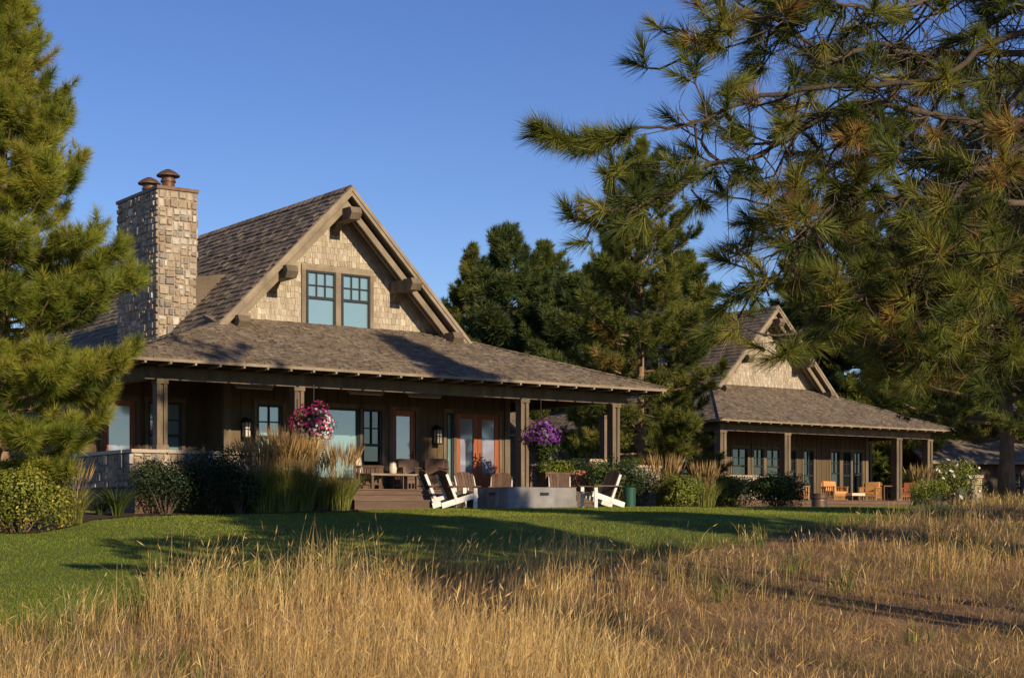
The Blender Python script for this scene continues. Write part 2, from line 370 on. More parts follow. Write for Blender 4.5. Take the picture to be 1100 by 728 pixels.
def heater(root, u, v, z, L=1.1):
    m = MB(); m.box(u-L/2, u+L/2, v-.09, v+.09, z-.10, z-.02); m.beam((u-L*.3, v, z-.02), (u-L*.3, v, z+.12), .03, .03); m.beam((u+L*.3, v, z-.02), (u+L*.3, v, z+.12), .03, .03)
    o = m.build('ceiling_heater', K['steel'], root)
    g = MB(); g.tube([(u-L*.46, v-.06, z-.13), (u+L*.46, v-.06, z-.13)], .03, 8); g.build('heating_tube', K['lampglass'], o)

def house(name, label, P, rot=HA):
    root = thing(name, label, 'house', P['loc'], rot)
    L, s, slf, sr, uc, hw, zE, zR, zA, vw, vf, vb, dk = [P[k] for k in 'L s sl sr uc hw zE zR zA vw vf vb deck'.split()]
    dz = zR-zE
    # porch (skirt) roof: solid sheet + shakes
    m = MB(); T = math.hypot(s, dz); ext = vw/s
    bF = Vector((0, s, dz)).normalized(); nF = Vector((0, -bF.z, bF.y))
    m.prism([(0,0,zE-.012), (L,0,zE-.012), (L-sr,s,zR-.012), (slf,s,zR-.012)], (0, 0, -.09), .3)
    m.prism([(slf,s,zR-.012), (L-sr,s,zR-.012), (L-sr,vw,zE+dz*ext-.012), (slf,vw,zE+dz*ext-.012)], (0, 0, -.09), .3)
    m.prism([(0,vb,zE-.012), (0,0,zE-.012), (slf,s,zR-.012), (slf,vb,zR-.012)], (0, 0, -.09), .3)
    m.prism([(L,0,zE-.012), (L,vb,zE-.012), (L-sr,vb,zR-.012), (L-sr,s,zR-.012)], (0, 0, -.09), .3)
    shingles(m, (0,0,zE), (1,0,0), bF, nF, T*ext, lambda t: [(slf*min(t, T)/T-.02, L-sr*min(t, T)/T+.02)], .17, .11, .24, .028, .2, -.03)
    bL = Vector((slf, 0, dz)).normalized(); nL = Vector((-bL.z, 0, bL.x)); TL = math.hypot(slf, dz)
    shingles(m, (0,vb,zE), (0,-1,0), bL, nL, TL, lambda t: [(0, vb-s*t/TL)], .19, .16, .34, .024, .3, -.03)
    bR = Vector((-sr, 0, dz)).normalized(); nR = Vector((bR.z, 0, -bR.x)); TR = math.hypot(sr, dz)
    shingles(m, (L,0,zE), (0,1,0), bR, nR, TR, lambda t: [(s*t/TR, vb)], .19, .16, .34, .024, .3, -.03)
    for p0, p1 in (((0,0,zE+.02), (slf,s,zR+.02)), ((L,0,zE+.02), (L-sr,s,zR+.02))):     # hip caps
        p0 = Vector(p0); p1 = Vector(p1); n = int((p1-p0).length/.2)
        for i in range(n):
            a = p0.lerp(p1, i/n); b = p0.lerp(p1, min(1, (i+1.25)/n)); m.beam(a+Vector((0,0,.02)), b+Vector((0,0,.0)), .2, .03)
    pr = m.build('porch_roof', K['roof'], root)
    # gutter / eave board
    m = MB(); ez = zE-.19
    m.box(-.03, L+.03, -.05, .0, zE-.10, zE-.03, .8); m.box(-.05, -.0, 0.001, vb, zE-.12, zE-.03, .3); m.box(L, L+.05, 0.001, vb, zE-.12, zE-.03, .3)
    q = .35
    while q < L: m.box(q-.035, q+.035, .03, .6, zE-.16, zE-.10); m.box(q-.028, q+.028, -.04, .0, zE-.15, zE-.101, .9); q += .62
    m.build('eave_board', K['trim'], pr)
    # steep main roof
    mh = zA-zR; b_ = Vector((hw, 0, mh)).normalized(); TT = math.hypot(hw, mh)
    m = MB(); lo = .25
    for sg in (-1, 1):
        ue = uc+sg*(hw+lo*b_.x); ze = zR-lo*b_.z
        m.prism([(ue, vf, ze-.02), (uc, vf, zA-.02), (uc, vb, zA-.02), (ue, vb, ze-.02)], (0, 0, -.2), .2)
        if sg < 0: shingles(m, (ue,vb,ze), (0,-1,0), b_, (-b_.z,0,b_.x), TT+lo, lambda t: [(0, vb-vf+.03)], .235, .2, .42, .042, .14)
        else: shingles(m, (ue,vf-.03,ze), (0,1,0), (-b_.x,0,b_.z), (b_.z,0,b_.x), TT+lo, lambda t: [(0, vb-vf+.03)], .235, .2, .42, .042, .14)
    v = vf-.05
    while v < vb:
        e = v+.3
        for sg in (-1, 1): m.beam((uc+sg*.09, v, zA-.06+.02), (uc+sg*.09, e+.06, zA-.06), .24, .035, (sg*.7, 0, .7))
        v = e
    mr = m.build('main_roof', K['roof'], root)
    # rake boards, fly rafters
    m = MB()
    for sg in (-1, 1):
        dn = Vector((sg*hw, 0, -mh)).normalized(); nr = Vector((sg*mh, 0, hw)).normalized(); ap = Vector((uc, 0, zA))
        def board(v0, v1, d0, d1, over, t):
            a = ap-nr*d0; b = ap-nr*d1
            # run both edges to the centre line
            ta = (a.x-uc)/(-dn.x); tb = (b.x-uc)/(-dn.x)
            a0 = a+dn*ta; b0 = b+dn*tb; LL = TT+over
            m.prism([(a0.x, v0, a0.z), (ap+dn*LL-nr*d0).to_tuple()[:1]+(v0,)+((ap+dn*LL-nr*d0).z,), ((ap+dn*LL-nr*d1).x, v0, (ap+dn*LL-nr*d1).z), (b0.x, v0, b0.z)], (0, v1-v0, 0), t)
        board(vf-.07, vf-.005, .0, .17, .22, .7); board(vf-.10, vf-.071, -.01, .08, .22, .9)
        board(vf+.18, vf+.26, .24, .40, .1, .4); board(vf+.42, vf+.48, .26, .36, .1, .3); board(vw-.12, vw-.045, .21, .40, 0, .5)
        board(vf+.27, vw-.13, .225, .245, .1, .2)
    m.build('rake_board', K['trim'], mr)
    # bracket beams
    for d in P.get('brk', (.12, 1.95, 3.35)):
        for sg in ((0,) if d < .5 else (-1, 1)):
            bu = uc+sg*d; zt = zA-mh/hw*d-.34 - (.12 if sg == 0 else .02); w = .33
            m = MB(); prof = [(vw+.02, zt-w), (vf-.22, zt-w), (vf-.34, zt-w*.5), (vf-.26, zt), (vw+.02, zt)]
            m.prism([(bu-w/2, y, z) for y, z in prof], (w, 0, 0), .5)
            m.prism([(bu-w*.32, vw-.35, zt-w), (bu-w*.32, vw-.04, zt-w), (bu-w*.32, vw-.04, zt-w-.28)], (w*.64, 0, 0), .3)
            m.build('bracket', K['timber'], root)
    # gable wall
    m = MB(); z0 = zE+dz*ext-.15; wu0, wu1, wz0, wz1 = P['gwin']; tr = .13
    m.prism([(uc-hw+.05, vw, zR-.3), (uc+hw-.05, vw, zR-.3), (uc+.0, vw, zA-.3)], (0, .12, 0), .5)
    def gr(t):
        z = z0+t; h = (zA-.28-z)/mh*hw
        if h < .1: return []
        a, b = uc-h, uc+h
        if P['gwin'][1] > P['gwin'][0] and wz0-tr < z < wz1+tr: return [(a, wu0-tr), (wu1+tr, b)]
        return [(a, b)]
    shingles(m, (0,vw,z0), (1,0,0), (0,0,1), (0,-1,0), zA-.3-z0, gr, .165, .06, .17, .022, .22)
    gw = m.build('gable_wall', K['wallshingle'], root)
    if wu1 > wu0:
        m = MB(); c = (wu0+wu1)/2
        m.box(wu0-tr, wu1+tr, vw-.06, vw+.01, wz1, wz1+.17, .9); m.box(wu0-tr, wu1+tr, vw-.09, vw+.01, wz0-.17, wz0, .9)
        m.box(wu0-tr, wu0, vw-.055, vw+.01, wz0, wz1); m.box(wu1, wu1+tr, vw-.055, vw+.01, wz0, wz1); m.box(c-.09, c+.09, vw-.055, vw+.01, wz0, wz1)
        m.build('window_trim', K['trim'], gw)
        window(root, wu0, c-.09, wz0, wz1, vw-.04, 3, 2, .47); window(root, c+.09, wu1, wz0, wz1, vw-.04, 3, 2, .47)
    # body walls
    ur, ue, v1, v2 = P['ur'], P['ue'], P['v1'], P['v2']; zc = zE-.12
    m = MB(); tm = MB()
    wall_run(m, ur, ue, dk, zc, v1, .2, [o[:4] for o in P['ops1']]); wall_run(m, P['ul'], ur, dk, zc, v2, .2, [o[:4] for o in P['ops2']])
    m.box(ur, ur+.2, v1+.2, v2+.2, dk, zc); m.box(P['ul'], P['ul']+.2, v2+.2, vb-.3, 0, zc); m.box(ue-.2, ue, v1+.2, vb-.3, dk, zc)
    m.box(P['ul']+.2, ue-.2, vb-.5, vb-.3, 0, zc)
    m.prism([(uc-hw+.1, vb-.3, zc), (uc+hw-.1, vb-.3, zc), (uc, vb-.3, zA-.3)], (0, .1, 0))
    tm.box(ur-.06, ur+.14, v1-.04, v1-.001, dk, zc); tm.box(ur-.04, ur-.001, v1, v1+.14, dk, zc); tm.box(ue-.14, ue+.04, v1-.04, v1-.001, dk, zc)
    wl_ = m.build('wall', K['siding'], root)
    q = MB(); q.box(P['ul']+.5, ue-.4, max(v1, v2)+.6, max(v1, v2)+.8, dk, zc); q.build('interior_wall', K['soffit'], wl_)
    for (a, b, c, d, k) in P['ops1']: casing(tm, a, b, c, d, v1, sill=k[0] != 'd')
    for (a, b, c, d, k) in P['ops2']: casing(tm, a, b, c, d, v2, sill=k[0] != 'd')
    tm.build('casing', K['timber'], wl_)
    for ops, vv in ((P['ops1'], v1+.04), (P['ops2'], v2+.04)):
        for (a, b, c, d, k) in ops:
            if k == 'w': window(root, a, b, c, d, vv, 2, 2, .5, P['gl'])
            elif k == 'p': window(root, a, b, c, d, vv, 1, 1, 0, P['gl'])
            elif k == 'n': window(root, a, b, c, d, vv, 2, 2, .5, 'pane_dark')
            elif k == 'd': door(root, a, b, c, d, vv)
            elif k == 'dd':
                h = (a+b)/2; door(root, a, h-.004, c, d, vv, True); door(root, h+.004, b, c, d, vv, False)
    # ceiling and porch beam
    m = MB(); m.box(.3, L-.3, .35, v2, zc, zc+.05)
    y = .5
    while y < v1: m.box(.35, L-.35, y-.01, y+.01, zc-.012, zc-.0005); y += .2
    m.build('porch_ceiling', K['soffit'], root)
    m = MB(); m.box(.7, L-.7, .83, 1.07, zc-.32, zc-.02); m.box(.71, .95, 1.071, v2, zc-.32, zc-.02); m.box(L-1.65, L-1.4, 1.071, vb*.4, zc-.32, zc-.02)
    m.build('porch_beam', K['timber'], root)
    for (pu, pv, pz) in P['posts']: post(root, pu, pv, pz, zc-.32, P.get('pw', .26))
    for (lu, lv, lz) in P['lan']: lantern(root, lu, lv, lz)
    for (hu, hv) in P['heat']: heater(root, hu, hv, zc-.12)
    # deck and steps
    m = MB(); x = .25; i = 0; y = .12
    m.box(.2, L-.3, .14, v2, -.4, dk-.03, .3); y = .1
    while y < v2: m.box(.15, L-.25, y, y+.135, dk-.028, dk); y += .142
    for z in np.arange(dk-.17, -.3, -.14): m.box(.15, L-.25, .10, .138, z, z+.13)
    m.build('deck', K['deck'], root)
    if P.get('steps'):
        a, b = P['steps']; m = MB(); n = 2; hs_ = dk/(n+1)
        for k in range(n): m.box(a, b, .095-.35*(k+1), .095-.35*k, -.3, dk-hs_*(k+1)); m.box(a-.02, b+.02, .075-.35*(k+1), .095-.35*k, dk-hs_*(k+1), dk-hs_*(k+1)+.035)
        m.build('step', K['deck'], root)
    # stone parapet
    m = MB(); w0, w1, wz = P['par']
    stone_block(m, w0, w1, .71, 1.17, -.5, wz)
    if P.get('parside'): stone_block(m, .34, .82, 1.19, P['parside'], -.5, wz)
    sw = m.build('stone_wall', K['stone'], root)
    c = MB(); c.box(w0-.06, w1+.04, .65, 1.23, wz+.001, wz+.08)
    if P.get('parside'): c.box(.28, .88, 1.231, P['parside'], wz+.001, wz+.08)
    c.build('coping', K['granite'], sw)
    # chimney
    c0, c1, d0, d1, ct = P['chim']; m = MB(); zb = zE-.1
    stone_block(m, c0, c1, d0, d1, zb, ct, mn=.075, mx=.31)
    ch = m.build('chimney', K['stone'], root)
    m = MB(); m.box(c0-.05, c1+.05, d0-.05, d1+.05, ct+.001, ct+.09); m.build('chimney_cap', K['flue'], ch)
    for f in (.22, .68):
        y = d0+(d1-d0)*f; x = (c0+c1)/2; r = .19
        m = MB(); m.lathe([(r*.95, .09), (r*.95, .34), (r*1.12, .34), (r*1.12, .39), (r*.98, .39), (r*.98, .50), (r*1.7, .50), (r*1.72, .535), (r*1.1, .63), (r*.35, .70), (.0, .71)], 24, (x, y, ct))
        m.build('flue', K['flue'], ch)
    # cricket between chimney and roof slope
    m = MB(); cm = (d0+d1)/2; zc_ = zR+(c1+.9-(uc-hw))*mh/hw
    m.prism([(c1-.1, d0-.02, zR+(c1-(uc-hw))*mh/hw-.35), (c1+1.15, d0+.1, zR+(c1+1.1-(uc-hw))*mh/hw-.1), (c1-.1, d0-.02, zc_-.1)], (0, d1-d0, 0), .25)
    ch_ = c1+1.15-(c1-.1); shingles(m, (c1-.05, d0-.03, zR+(c1-(uc-hw))*mh/hw-.3), (1,0,0), (0,0,1), (0,-1,0), zc_-.2-(zR+(c1-(uc-hw))*mh/hw-.3), lambda t: [(max(0, (t-.2)/1.05), max(0, .1+t*.72))], .2, .12, .26, .02)
    m.build('cricket', K['roof'], mr)
    return root
d1_ = .47
u = lambda px, v: U(px, v, H1)
H1.update(L=15.94, s=3.9, sl=4.0, sr=4.0, uc=7.95, hw=3.93, zE=3.42, zR=4.80, zA=8.80, vw=4.75, vf=3.85, vb=24.5, deck=d1_,
    gwin=(u(328.5, 4.71), u(397, 4.71), 4.98, 6.56), ur=4.03, ue=u(546, 3.5), v1=3.5, v2=4.6, ul=.55,
    ops1=[(u(276, 3.5), u(303, 3.5), d1_+.55, 2.72, 'w'), (u(338, 3.5), u(386, 3.5), d1_+.3, 2.72, 'p'), (u(389, 3.5), u(410, 3.5), d1_+.3, 2.72, 'n'),
          (u(421, 3.5), u(446, 3.5), d1_+.02, 2.72, 'd'), (u(479, 3.5), u(487, 3.5), d1_+.3, 2.72, 'p'), (u(490, 3.5), u(536, 3.5), d1_+.02, 2.72, 'dd')],
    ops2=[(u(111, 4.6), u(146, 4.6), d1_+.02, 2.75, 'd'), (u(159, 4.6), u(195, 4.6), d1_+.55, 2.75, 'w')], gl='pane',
    posts=[(u(172, .95), .95, 1.33), (u(319, .95), .95, 1.33), (u(561, .95), .95, d1_), (u(659, .95), .95, d1_), (u(650, 4.9), 4.9, d1_)],
    lan=[(u(262, 3.5), 3.5, 2.05), (u(467, 3.5), 3.5, 2.05)], heat=[(u(272, 2.6), 2.6), (u(392, 2.6), 2.6), (u(455, 2.6), 2.6)],
    steps=(u(372, -.2), u(452, -.2)), par=(.36, u(312, .95), 1.25), parside=4.4, chim=(3.70, 4.84, 7.0, 9.85, 8.78))
house('shingled_house', 'large shingle-gabled house with tall stone chimney and two upper windows', H1)
d2_ = .50
u2 = lambda px, v: U(px, v, H2)
H2.update(L=14.8, s=3.9, sl=3.2, sr=3.8, uc=7.1, hw=3.9, zE=3.85, zR=5.45, zA=9.45, vw=4.75, vf=3.85, vb=22, deck=d2_,
    gwin=(0, 0, 0, 0), ur=3.4, ue=12.7, v1=3.5, v2=4.6, ul=.55,
    ops1=[(u2(786, 3.5), u2(803, 3.5), d2_+.75, 2.85, 'n'), (u2(809, 3.5), u2(820, 3.5), d2_+.75, 2.85, 'n'), (u2(823, 3.5), u2(838, 3.5), d2_+.75, 2.85, 'n'),
          (u2(849, 3.5), u2(855, 3.5), d2_+.4, 2.85, 'n'), (u2(863, 3.5), u2(874, 3.5), d2_+.02, 2.85, 'n'), (u2(892, 3.5), u2(902, 3.5), d2_+.3, 2.85, 'n'), (u2(905, 3.5), u2(914, 3.5), d2_+.1, 2.85, 'n'), (u2(917, 3.5), u2(926, 3.5), d2_+.3, 2.85, 'n')],
    ops2=[(1.0, 2.6, d2_+.6, 2.8, 'w')], gl='pane_dark',
    posts=[(u2(774, .95), .95, d2_), (u2(843, .95), .95, d2_), (u2(963, .95), .95, d2_), (14.0, .95, d2_), (14.0, 4.7, d2_)], pw=.36,
    lan=[], heat=[], par=(u2(782, .6), u2(838, .6), 1.45), chim=(3.1, 4.24, 7.0, 9.6, 9.5))
house('gabled_house', 'second gabled house with covered porch half hidden behind the pine boughs', H2)

# ---------------------------------------------------------------- distant cottages between and beside the houses
def cottage(name, label, loc, rot, L, D, ze, zr, wins):
    root = thing(name, label, 'cottage', loc, rot); m = MB()
    wall_run(m, 0, L, 0, ze, 0, .15, [w[:4] for w in wins]); m.box(0, .15, .151, D, 0, ze); m.box(L-.15, L, .151, D, 0, ze); m.box(.15, L-.15, D-.15, D, 0, ze)
    for x in (0, L-.15): m.prism([(x, 0, ze), (x, D, ze), (x, D/2, zr-.15)], (.15, 0, 0))
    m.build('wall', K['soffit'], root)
    m = MB(); b = Vector((0, D/2+.6, zr-ze+.2)); T = b.length; b.normalize(); n = Vector((0, -b.z, b.y))
    m.prism([(-.5, -.6, ze-.2), (L+.5, -.6, ze-.2), (L+.5, D/2, zr), (-.5, D/2, zr)], (0, 0, -.12), .3)
    m.prism([(-.5, D+.6, ze-.2), (-.5, D/2, zr), (L+.5, D/2, zr), (L+.5, D+.6, ze-.2)], (0, 0, -.12), .3)
    shingles(m, (-.5, -.6, ze-.19), (1,0,0), b, n, T, lambda t: [(0, L+1)], .24, .2, .4, .035, .3)
    m.build('roof', K['roof'], root)
    m = MB(); m.box(-.55, L+.55, -.66, -.6, ze-.36, ze-.2); m.build('eave_board', K['trim'], root)
    for (a, b, c, d) in wins: window(root, a, b, c, d, .03, 2, 2, .5, 'pane_dark')
    return root
cottage('cottage', 'low shingled cottage seen through the open end of the porch', (1.6, 78, 2.0), HA, 9, 7, 2.9, 5.2, [(1.2, 2.4, .9, 2.2), (5, 6.6, .9, 2.2)])
cottage('cottage', 'dark low cottage behind the far right pine trunk', (23.4, 92, 2.2), R(12), 7, 4.4, 3.0, 4.1, [(1.5, 3, .9, 2.2), (4.4, 5.8, .9, 2.2)])
cottage('cottage', 'tall gabled cottage half lost in pines behind the second house', (22.5, 104, 2.2), R(90)+HA-R(20), 9, 8, 5.4, 10.2, [(3, 4.5, 3.2, 4.6)])

# ---------------------------------------------------------------- conifers
def unit(a): return a/np.maximum(np.linalg.norm(a, axis=-1, keepdims=True), 1e-9)
def needles(name, tufts, n, nl, nw, m, parent, rng, sp=(18, 85), shoot=.8, droop=.12):
    P = np.array([t[0] for t in tufts]); D = unit(np.array([t[1] for t in tufts])); Sc = np.array([t[2] for t in tufts]); Ti = np.array([t[3] for t in tufts])
    N = len(P)*n
    p = np.repeat(P, n, 0); d = np.repeat(D, n, 0); sc = np.repeat(Sc, n)[:, None]; ti = np.repeat(Ti, n)
    r = unit(rng.normal(size=(N, 3))); pr = unit(r-d*(r*d).sum(-1, keepdims=True))
    s = rng.random((N, 1))                     # 0 = shoot base, 1 = tip
    ang = np.radians(sp[1]+(sp[0]-sp[1])*s**.8+rng.normal(size=(N, 1))*9)
    nd = d*np.cos(ang)+pr*np.sin(ang); nd[:, 2] -= droop*rng.random(N)
    nd = unit(nd)
    L = nl*sc*(.75+.4*rng.random((N, 1)))
    b = p-d*(1-s)*nl*sc*shoot
    side = unit(np.cross(nd, rng.normal(size=(N, 3))))*(nw*.5)
    V = np.stack([b-side, b+side, b+nd*L], 1).reshape(-1, 3)
    t = np.clip(ti+rng.normal(size=N)*.12, 0, 1)
    return fast(name, V, np.full(N, 3), np.arange(3*N), t, m, parent)
def bend(p, d, L, n, sag, up, rg, wob=.08):
    pts = [Vector(p)]; d = Vector(d).normalized()
    for i in range(n):
        f = (i+1)/n
        d = (d+Vector((rg.gauss(0, wob), rg.gauss(0, wob), rg.gauss(0, wob*.6)-sag/n*(1-f)*2+up/n*f*2))).normalized()
        pts.append(pts[-1]+d*(L/n))
    return pts
def along(pts, f):
    k = f*(len(pts)-1); i = min(int(k), len(pts)-2); a = pts[i].lerp(pts[i+1], k-i); return a, (pts[i+1]-pts[i]).normalized()
def pine(label, x, y, H, prof, nl, seed, tn=34, L=.2, w=.012, m='needle', group=None, cb=.12, tr=.2, dens=1.0, bark='bark', name='pine_tree', lean=(0, 0), dead=.06, base=None, tbase=.42):
    rg = random.Random(seed); g = np.random.default_rng(seed)
    z = G(x, y)-.1 if base is None else base
    root = thing(name, label, 'tree', (x, y, z), 0, group)
    tp = [Vector((lean[0]*f*f+rg.gauss(0, .04)*H*.05, lean[1]*f*f+rg.gauss(0, .04)*H*.05, H*f)) for f in np.linspace(0, 1, 9)]
    tp[0] = Vector((0, 0, 0)); tm = MB(); tm.tube(tp, [tr*(1-.93*f)*(1.25 if f == 0 else 1) for f in np.linspace(0, 1, 9)], 10)
    tufts = []; px = [a for a, _ in prof]; pr = [b for _, b in prof]
    for i in range(nl):
        hf = cb+(1-cb)*((i+rg.random())/nl)**.92
        p, _ = along(tp, min(hf, .995)); az = i*2.39996+rg.gauss(0, .35)
        Lr = float(np.interp(hf, px, pr))*rg.uniform(.72, 1.12)
        if Lr < .12: Lr = .12
        el = R(np.interp(hf, [0, .4, .8, 1], [-12, 8, 38, 62])+rg.gauss(0, 8))
        d = Vector((math.cos(az)*math.cos(el), math.sin(az)*math.cos(el), math.sin(el)))
        lp = bend(p, d, Lr*1.05, 6, .25, .55, rg)
        r0 = min(tr*.35, .012+.018*Lr); tm.tube(lp, [r0*(1-.85*k/6) for k in range(7)], 5)
        tb = tbase+rg.gauss(0, .12); old = rg.random() < dead
        nt = max(3, int(Lr*5.2*dens))
        for j in range(nt):
            f = .28+.72*(j+rg.random())/nt if Lr > .8 else rg.random()
            q, dd = along(lp, min(f, 1)); sg = 1 if j % 2 else -1
            a = sg*R(rg.uniform(35, 75)); dz = R(rg.gauss(12, 16))
            hd = Vector((dd.x*math.cos(a)-dd.y*math.sin(a), dd.x*math.sin(a)+dd.y*math.cos(a), dd.z*.5+math.sin(dz)))
            tl = (.18+.34*Lr*(1-f*.75))*rg.uniform(.6, 1.15)
            tw = bend(q, hd, tl, 3, 0, .5, rg, .12)
            tm.tube(tw, [.011, .009, .007, .004], 3)
            nn = max(1, int(tl/(L*1.5)))
            for k in range(nn+1):
                ff = 1-k/(nn+1)*.8; c, cd = along(tw, ff)
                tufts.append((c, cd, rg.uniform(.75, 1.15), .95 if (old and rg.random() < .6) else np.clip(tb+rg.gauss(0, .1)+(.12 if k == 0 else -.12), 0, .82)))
                if k == 0 and rg.random() < .8:
                    sd_ = Vector((rg.gauss(0, 1), rg.gauss(0, 1), rg.gauss(.5, .6))); tufts.append((c+sd_*L*.35, (cd+sd_*.6).normalized(), rg.uniform(.6, 1), np.clip(tb+rg.gauss(0, .1), 0, .82)))
        tufts.append((lp[-1], (lp[-1]-lp[-2]).normalized()+Vector((0, 0, .3)), 1.1, min(.85, tb+.15)))
    tufts.append((tp[-1], Vector((0, 0, 1)), 1.2, .6))
    tm.build('trunk', K[bark], root, True)
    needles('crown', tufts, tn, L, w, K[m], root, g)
    return root, len(tufts)
CNT = 0
def P_(*a, **k):
    global CNT
    r, n = pine(*a, **k); CNT += n*k.get('tn', 34); return r
def PX(px, Z): return (px-550)/FPX*Z
# big bright pine at the left edge, in front of the house
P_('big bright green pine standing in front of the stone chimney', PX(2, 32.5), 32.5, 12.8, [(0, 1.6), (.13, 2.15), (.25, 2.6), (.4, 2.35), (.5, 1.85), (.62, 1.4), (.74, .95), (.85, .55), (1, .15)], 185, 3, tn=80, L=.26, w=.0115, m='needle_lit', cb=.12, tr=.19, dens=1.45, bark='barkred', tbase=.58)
# middle pine between the houses
P_('tall open pine standing between the two houses', PX(688, 57), 57, 12.6, [(0, 1.9), (.15, 2.7), (.4, 2.9), (.6, 2.5), (.8, 1.8), (.94, .9), (1, .3)], 112, 5, tn=46, L=.27, w=.022, m='needle', cb=.07, tr=.16, dens=1.3, bark='barkred', tbase=.4)
P_('slim young pine in the gap beyond the porch end', PX(634, 61), 61, 6.6, [(0, .8), (.2, 1.3), (.5, 1.2), (.8, .7), (1, .2)], 44, 15, tn=40, L=.24, w=.02, m='needle', cb=.12, tr=.11, dens=1.1, bark='barkred')
P_('bushy lower pine to the left of the second house', PX(726, 60), 60, 7.4, [(0, 1.2), (.2, 1.7), (.5, 1.5), (.8, .8), (1, .2)], 52, 25, tn=42, L=.25, w=.02, m='needle', cb=.08, tr=.12, dens=1.2, bark='barkred')
# trees behind the roofs
bg = 'pines behind the roofs'
for i, (px, Z, top, rad, lab) in enumerate([
        (545, 84, 249, 2.5, 'tall dense dark pine highest behind the porch roof end'), (584, 88, 264, 2.1, 'narrow pointed pine beside the tallest dark pine'),
        (508, 92, 268, 1.7, 'thin loose pine rising just past the gable rake'), (618, 82, 300, 2.4, 'broad dark pine behind the tall open pine'),
        (660, 90, 262, 2.4, 'dark pine directly behind the open pine, over the porch corner'), (735, 98, 275, 2.6, 'pine behind the second house chimney'),
        (905, 100, 205, 3.6, 'big dark pine right behind the second gable'), (862, 108, 262, 3.0, 'pine rising behind the second gable peak'),
        (968, 96, 250, 3.4, 'pine with dense crown behind the far right porch'), (1035, 104, 215, 3.6, 'tall pine behind the far right trunk'),
        (1098, 100, 240, 3.6, 'pine cut by the right picture edge, far behind'), (1010, 118, 300, 3.4, 'low pine filling the gap between far pines'), (470, 120, 360, 3.2, 'low far pine mostly hidden by the porch roof')]):
    H = (560-top)/FPX*Z+EYE-2.1
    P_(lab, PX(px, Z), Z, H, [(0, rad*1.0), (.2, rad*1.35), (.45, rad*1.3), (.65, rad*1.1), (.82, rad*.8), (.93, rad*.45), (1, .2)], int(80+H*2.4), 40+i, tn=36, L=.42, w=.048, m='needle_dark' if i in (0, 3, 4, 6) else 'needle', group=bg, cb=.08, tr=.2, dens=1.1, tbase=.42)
# right pine with the visible sunlit trunk
P_('pine with bare lower trunk at the right meadow edge', PX(1081, 51), 51, 13.5, [(0, 3.4), (.17, 3.9), (.35, 4.5), (.55, 3.8), (.75, 2.8), (.92, 1.2), (1, .3)], 112, 8, tn=46, L=.28, w=.02, m='needle', cb=.15, tr=.25, dens=1.0, bark='barkred', tbase=.4)

